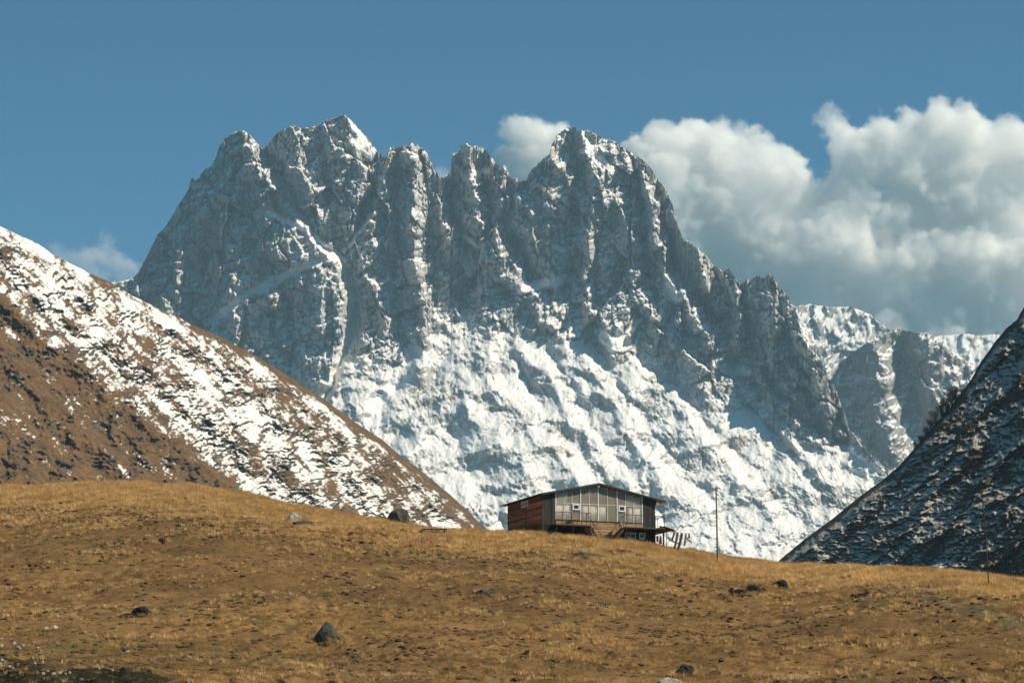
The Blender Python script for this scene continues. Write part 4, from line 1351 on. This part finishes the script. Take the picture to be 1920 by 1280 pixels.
def build_grass():
    """Tufts scattered over the hill; the ground's own height is sampled again at every root."""
    n = 300000
    g = np.random.RandomState(5)
    # more of them where the hill shows larger
    Y = 100 * (300 / 100.0) ** (g.rand(n) ** .9)
    u = g.uniform(-60, 1980, n)
    X = (u - 960) / F_PX * 1.0045 * Y
    Dc = interp(CREST_D, u)
    near_crest = sstep(.50, .97, (Y - D_NEAR) / (Dc - D_NEAR))
    clump = sstep(-.10, .22, fbm(X / .85, Y / 1.9, 3, .55) + .35 * fbm(X / 6, Y / 9, 3) + .30 * near_crest)
    dens = (.48 + .7 * fbm(X / 9, Y / 14 + 3, 4, .6) + .75 * near_crest) * (.12 + .88 * clump)
    bare = 1 - sstep(-3, 5.0, bank_line(X, Y))
    dens = dens * (1 - .85 * bare)
    keep = (g.rand(n) < np.clip(dens, .05, 1)) & (Y < Dc + 14)
    # none inside the house
    rx, ry = X - H_O.x, Y - H_O.y
    ca, sa = math.cos(H_ROT), math.sin(H_ROT)
    hx, hy = rx * ca + ry * sa, -rx * sa + ry * ca
    keep &= ~((hx > -.1) & (hx < L_ + .1) & (hy > -.05) & (hy < W_ + .1))
    X, Y, near_crest, u = X[keep], Y[keep], near_crest[keep], u[keep]
    # taller grass left standing round the foot of every stone
    ex, ey = [], []
    for rx_, ry_, a_, b_ in ROCKS:
        k_ = int(14 + 40 * min(a_, 1.2)) if a_ > .2 else 0
        th = g.uniform(0, 6.283, k_); rr = g.uniform(.82, 1.25, k_)
        ex.append(rx_ + np.cos(th) * a_ * rr); ey.append(ry_ + np.sin(th) * b_ * rr)
    ex, ey = np.concatenate(ex), np.concatenate(ey)
    X, Y = np.concatenate([X, ex]), np.concatenate([Y, ey])
    near_crest = np.concatenate([near_crest, np.full(len(ex), .5)])
    Z = ground_z(X, Y)
    tall = np.clip(.10 + 1.0 * near_crest + .85 * fbm(X / 7 + 4, Y / 10, 4, .6), 0, 1.3)
    me = bpy.data.meshes.new('grass')
    me.vertices.add(len(X))
    me.vertices.foreach_set('co', np.stack([X, Y, Z], -1).astype(np.float32).reshape(-1))
    for k, a in (('size', .65 + .75 * tall * g.uniform(.7, 1.2, len(X))), ('spin', g.uniform(0, 6.283, len(X)) * .35)):
        me.attributes.new(k, 'FLOAT', 'POINT').data.foreach_set('value', a.astype(np.float32))
    pick = np.where(g.rand(len(X)) < np.clip(tall * 1.1 - .05, .03, .95), g.randint(4, 8, len(X)), g.randint(0, 4, len(X)))
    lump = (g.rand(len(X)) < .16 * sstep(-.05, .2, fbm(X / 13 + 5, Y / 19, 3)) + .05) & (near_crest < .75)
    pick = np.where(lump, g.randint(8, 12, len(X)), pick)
    me.attributes.new('pick', 'INT', 'POINT').data.foreach_set('value', pick.astype(np.int32))
    o = bpy.data.objects.new('grass', me); o['kind'] = 'stuff'
    tag(o, 'dry golden grass covering the hill in front of the house', 'grass')
    C.objects.link(o)
    ng = bpy.data.node_groups.new('scatter_grass', 'GeometryNodeTree')
    ng.interface.new_socket('Geometry', in_out='INPUT', socket_type='NodeSocketGeometry')
    ng.interface.new_socket('Geometry', in_out='OUTPUT', socket_type='NodeSocketGeometry')
    N, K = ng.nodes, ng.links
    gi, go = N.new('NodeGroupInput'), N.new('NodeGroupOutput')
    ci = N.new('GeometryNodeCollectionInfo')
    ci.inputs['Collection'].default_value = tufts
    ci.inputs['Separate Children'].default_value = True
    ci.inputs['Reset Children'].default_value = True
    iop = N.new('GeometryNodeInstanceOnPoints')
    iop.inputs['Pick Instance'].default_value = True
    def named(name, t):
        q = N.new('GeometryNodeInputNamedAttribute'); q.data_type = t; q.inputs[0].default_value = name
        return q.outputs[0]
    K.new(gi.outputs[0], iop.inputs['Points']); K.new(ci.outputs[0], iop.inputs['Instance'])
    K.new(named('pick', 'INT'), iop.inputs['Instance Index'])
    cx = N.new('ShaderNodeCombineXYZ'); K.new(named('spin', 'FLOAT'), cx.inputs[2])
    K.new(cx.outputs[0], iop.inputs['Rotation'])
    K.new(named('size', 'FLOAT'), iop.inputs['Scale'])
    K.new(iop.outputs[0], go.inputs[0])
    md = o.modifiers.new('scatter', 'NODES'); md.node_group = ng
build_grass()
# ------------------------------------------------------------------ the air of the valley
def haze_box():
    me = bpy.data.meshes.new('haze')
    bm = bmesh.new()
    bmesh.ops.create_cube(bm, size=1.0)
    for v in bm.verts:
        v.co = Vector((v.co.x * 9000, 2700 + v.co.y * 7400, 640 + v.co.z * 1330))
    bm.to_mesh(me); bm.free()
    m = bpy.data.materials.new('haze'); m.use_nodes = True
    t = m.node_tree
    t.nodes.remove(t.nodes['Principled BSDF'])
    pv = t.nodes.new('ShaderNodeVolumePrincipled')
    pv.inputs['Color'].default_value = (0.50, 0.80, 1.0, 1)
    pv.inputs['Density'].default_value = HAZE
    pv.inputs['Anisotropy'].default_value = 0.0
    t.links.new(pv.outputs[0], t.nodes['Material Output'].inputs['Volume'])
    me.materials.append(m)
    o = bpy.data.objects.new('haze', me); o['kind'] = 'stuff'
    C.objects.link(o)
HAZE = 0.000055
haze_box()
# ------------------------------------------------------------------ clouds behind the peaks
def cloud_material(dens, aniso=0.0):
    m = bpy.data.materials.new('cloud_vapour'); m.use_nodes = True
    t = m.node_tree
    t.nodes.remove(t.nodes['Principled BSDF'])
    pv = t.nodes.new('ShaderNodeVolumePrincipled')
    pv.inputs['Color'].default_value = (0.999, 0.998, 0.99, 1)
    pv.inputs['Density'].default_value = dens
    pv.inputs['Density Attribute'].default_value = 'density'
    pv.inputs['Anisotropy'].default_value = aniso
    t.links.new(pv.outputs[0], t.nodes['Material Output'].inputs['Volume'])
    return m

def cloud(name, label, blobs, dist, dens, voxel=5.0, puff=30.0, wisp=10.0, edge=22.0, scale=150.0, seed=0.0, grow=10.0):
    """A cloud of vapour: billowing union of rounded masses (picture position, radius in pixels, depth offset in metres)."""
    k = dist / F_PX
    cen = [(at(u, v, dist) + Vector((0, dz, 0)), r * k) for u, v, r, dz in blobs]
    lo = [min(c[i] - r for c, r in cen) - 15 - 1.3 * puff for i in range(3)]
    hi = [max(c[i] + r for c, r in cen) + 15 + 1.3 * puff for i in range(3)]
    org = Vector([(a + b) / 2 for a, b in zip(lo, hi)])
    vol = bpy.data.volumes.new(name)
    o = bpy.data.objects.new(name, vol)
    o.location = org
    C.objects.link(o)
    o['kind'] = 'stuff'
    tag(o, label, 'cloud', 'clouds behind the peaks')
    ng = bpy.data.node_groups.new('cloud_shape', 'GeometryNodeTree')
    ng.interface.new_socket('Geometry', in_out='INPUT', socket_type='NodeSocketGeometry')
    ng.interface.new_socket('Geometry', in_out='OUTPUT', socket_type='NodeSocketGeometry')
    N, K = ng.nodes, ng.links
    N.new('NodeGroupInput'); go = N.new('NodeGroupOutput')
    pos = N.new('GeometryNodeInputPosition').outputs[0]
    def mt(op, a, b=0.0, c=0.0):
        n = N.new('ShaderNodeMath'); n.operation = op
        for i, x in enumerate((a, b, c)):
            if isinstance(x, (int, float)):
                n.inputs[i].default_value = x
            else:
                K.new(x, n.inputs[i])
        return n.outputs[0]
    def noise(sc, det, rough, w):
        n = N.new('ShaderNodeTexNoise'); n.noise_dimensions = '3D'
        ad = N.new('ShaderNodeVectorMath'); ad.operation = 'ADD'
        K.new(pos, ad.inputs[0]); ad.inputs[1].default_value = (w * 131.0, w * 57.0, w * 91.0)
        K.new(ad.outputs[0], n.inputs['Vector'])
        n.inputs['Scale'].default_value, n.inputs['Detail'].default_value, n.inputs['Roughness'].default_value = 1.0 / sc, det, rough
        return n.outputs['Fac'] if 'Fac' in n.outputs else n.outputs[0]
    f = None
    for c, r in cen:
        d = N.new('ShaderNodeVectorMath'); d.operation = 'DISTANCE'
        K.new(pos, d.inputs[0]); d.inputs[1].default_value = c - org
        s = mt('SUBTRACT', r, d.outputs['Value'])
        f = s if f is None else mt('SMOOTH_MAX', f, s, 22.0)
    n1 = mt('MULTIPLY', mt('SUBTRACT', noise(scale, 5, .58, seed), .5), puff * 2.4)
    # billows: rounded lobes of two sizes, frayed by fine noise
    def lobes(sc, w):
        vo = N.new('ShaderNodeTexVoronoi'); vo.voronoi_dimensions, vo.feature = '3D', 'F1'
        ad = N.new('ShaderNodeVectorMath'); ad.operation = 'ADD'
        wob = N.new('ShaderNodeVectorMath'); wob.operation = 'SCALE'
        nz = N.new('ShaderNodeTexNoise'); K.new(pos, nz.inputs['Vector']); nz.inputs['Scale'].default_value = 1.6 / sc; nz.inputs['Detail'].default_value = 2
        K.new(nz.outputs['Color'], wob.inputs[0]); wob.inputs['Scale'].default_value = sc * .9
        K.new(pos, ad.inputs[0]); K.new(wob.outputs[0], ad.inputs[1])
        K.new(ad.outputs[0], vo.inputs['Vector']); vo.inputs['Scale'].default_value = 1.0 / sc
        return mt('SUBTRACT', .45, vo.outputs['Distance'])
    n2 = mt('ADD', mt('MULTIPLY', lobes(scale * .55, seed), puff * 1.3), mt('MULTIPLY', lobes(scale * .22, seed + 2), puff * .65))
    n3 = mt('MULTIPLY', mt('SUBTRACT', noise(scale * .20, 5, .65, seed + 5), .5), wisp * 3)
    f = mt('ADD', mt('ADD', mt('ADD', f, n1), mt('ADD', n2, n3)), grow)
    mr = N.new('ShaderNodeMapRange'); mr.interpolation_type = 'SMOOTHSTEP'
    K.new(f, mr.inputs['Value']); mr.inputs['From Min'].default_value, mr.inputs['From Max'].default_value = 0.0, edge
    dn = mt('MULTIPLY', mr.outputs[0], mt('MAXIMUM', .4, mt('MULTIPLY', mt('SUBTRACT', noise(scale * .7, 4, .55, seed + 9), .30), 5.0)))
    vc = N.new('GeometryNodeVolumeCube')
    K.new(dn, vc.inputs['Density'])
    for nm, q in (('Min', lo), ('Max', hi)):
        vc.inputs[nm].default_value = Vector(q) - org
    for i, ax in enumerate('XYZ'):
        vc.inputs['Resolution ' + ax].default_value = max(8, int((hi[i] - lo[i]) / voxel))
    sm = N.new('GeometryNodeSetMaterial'); sm.inputs['Material'].default_value = cloud_material(dens)
    K.new(vc.outputs[0], sm.inputs[0]); K.new(sm.outputs[0], go.inputs[0])
    md = o.modifiers.new('vapour', 'NODES'); md.node_group = ng
    vol.materials.append(sm.inputs['Material'].default_value)
    vol.render.step_size = voxel * 2.5
    return o

cloud('cloud', 'huge white cumulus bank towering behind the right shoulder of the massif',
      [(1215,300,40,0),(1255,280,55,0),(1300,275,55,40),(1250,360,70,-40),(1360,300,65,0),(1330,380,90,60),(1420,320,70,0),(1460,360,70,0),(1400,430,110,60),(1500,400,70,20),(1330,470,90,60),
       (1480,470,110,80),(1560,450,90,0),(1600,380,60,0),(1560,225,22,0),(1570,248,27,0),(1580,272,34,0),(1598,300,42,0),(1610,310,50,0),(1660,280,60,0),(1700,250,40,0),(1760,250,55,0),(1720,310,80,40),(1800,260,60,0),(1850,290,60,0),
       (1790,370,110,60),(1650,430,110,80),(1880,270,50,0),(1930,300,75,0),(1900,400,110,60),(1700,520,120,60),(1560,540,100,80),(1830,510,120,40),(1940,510,110,0),(1440,560,80,80),(1300,540,70,60),(1370,600,70,60),(1500,620,60,60),(1240,440,60,0),(1195,275,14,0),(1400,650,70,40),(1470,650,80,20),(1560,650,85,0),(1660,660,85,0),(1760,660,85,0),(1860,660,90,0),(1950,630,90,0),(1780,590,70,0),(1660,600,60,60),(1880,590,80,0)],
      6900, .024, voxel=4.5, puff=40, wisp=22, edge=14, seed=1, grow=16)
cloud('cloud', 'small white cumulus between the two middle summits',
      [(960,250,26,0),(985,255,34,0),(1015,262,34,0),(1045,262,32,0),(960,295,30,0),(1000,300,44,0),(1040,300,44,0),(970,330,34,0)], 6900, .035, voxel=4.0, puff=20, wisp=13, scale=100, edge=16, seed=4)
cloud('cloud', 'thin wispy cloud beside the left slope of the massif',
      [(105,470,16,0),(130,480,22,0),(160,490,26,0),(195,485,24,0),(190,440,9,0),(197,450,11,0),(203,465,12,0),(215,495,26,0),(240,505,22,0),(180,515,26,0),(235,520,22,0)], 6900, .013, voxel=4.0, puff=15, wisp=16, scale=80, edge=30, seed=7, grow=10)
cloud('cloud', 'scrap of cloud showing in the notch left of the middle pinnacle',
      [(822,325,9,0),(830,332,10,0)], 6900, .012, voxel=4, puff=8, wisp=6, scale=70, seed=9, grow=14)
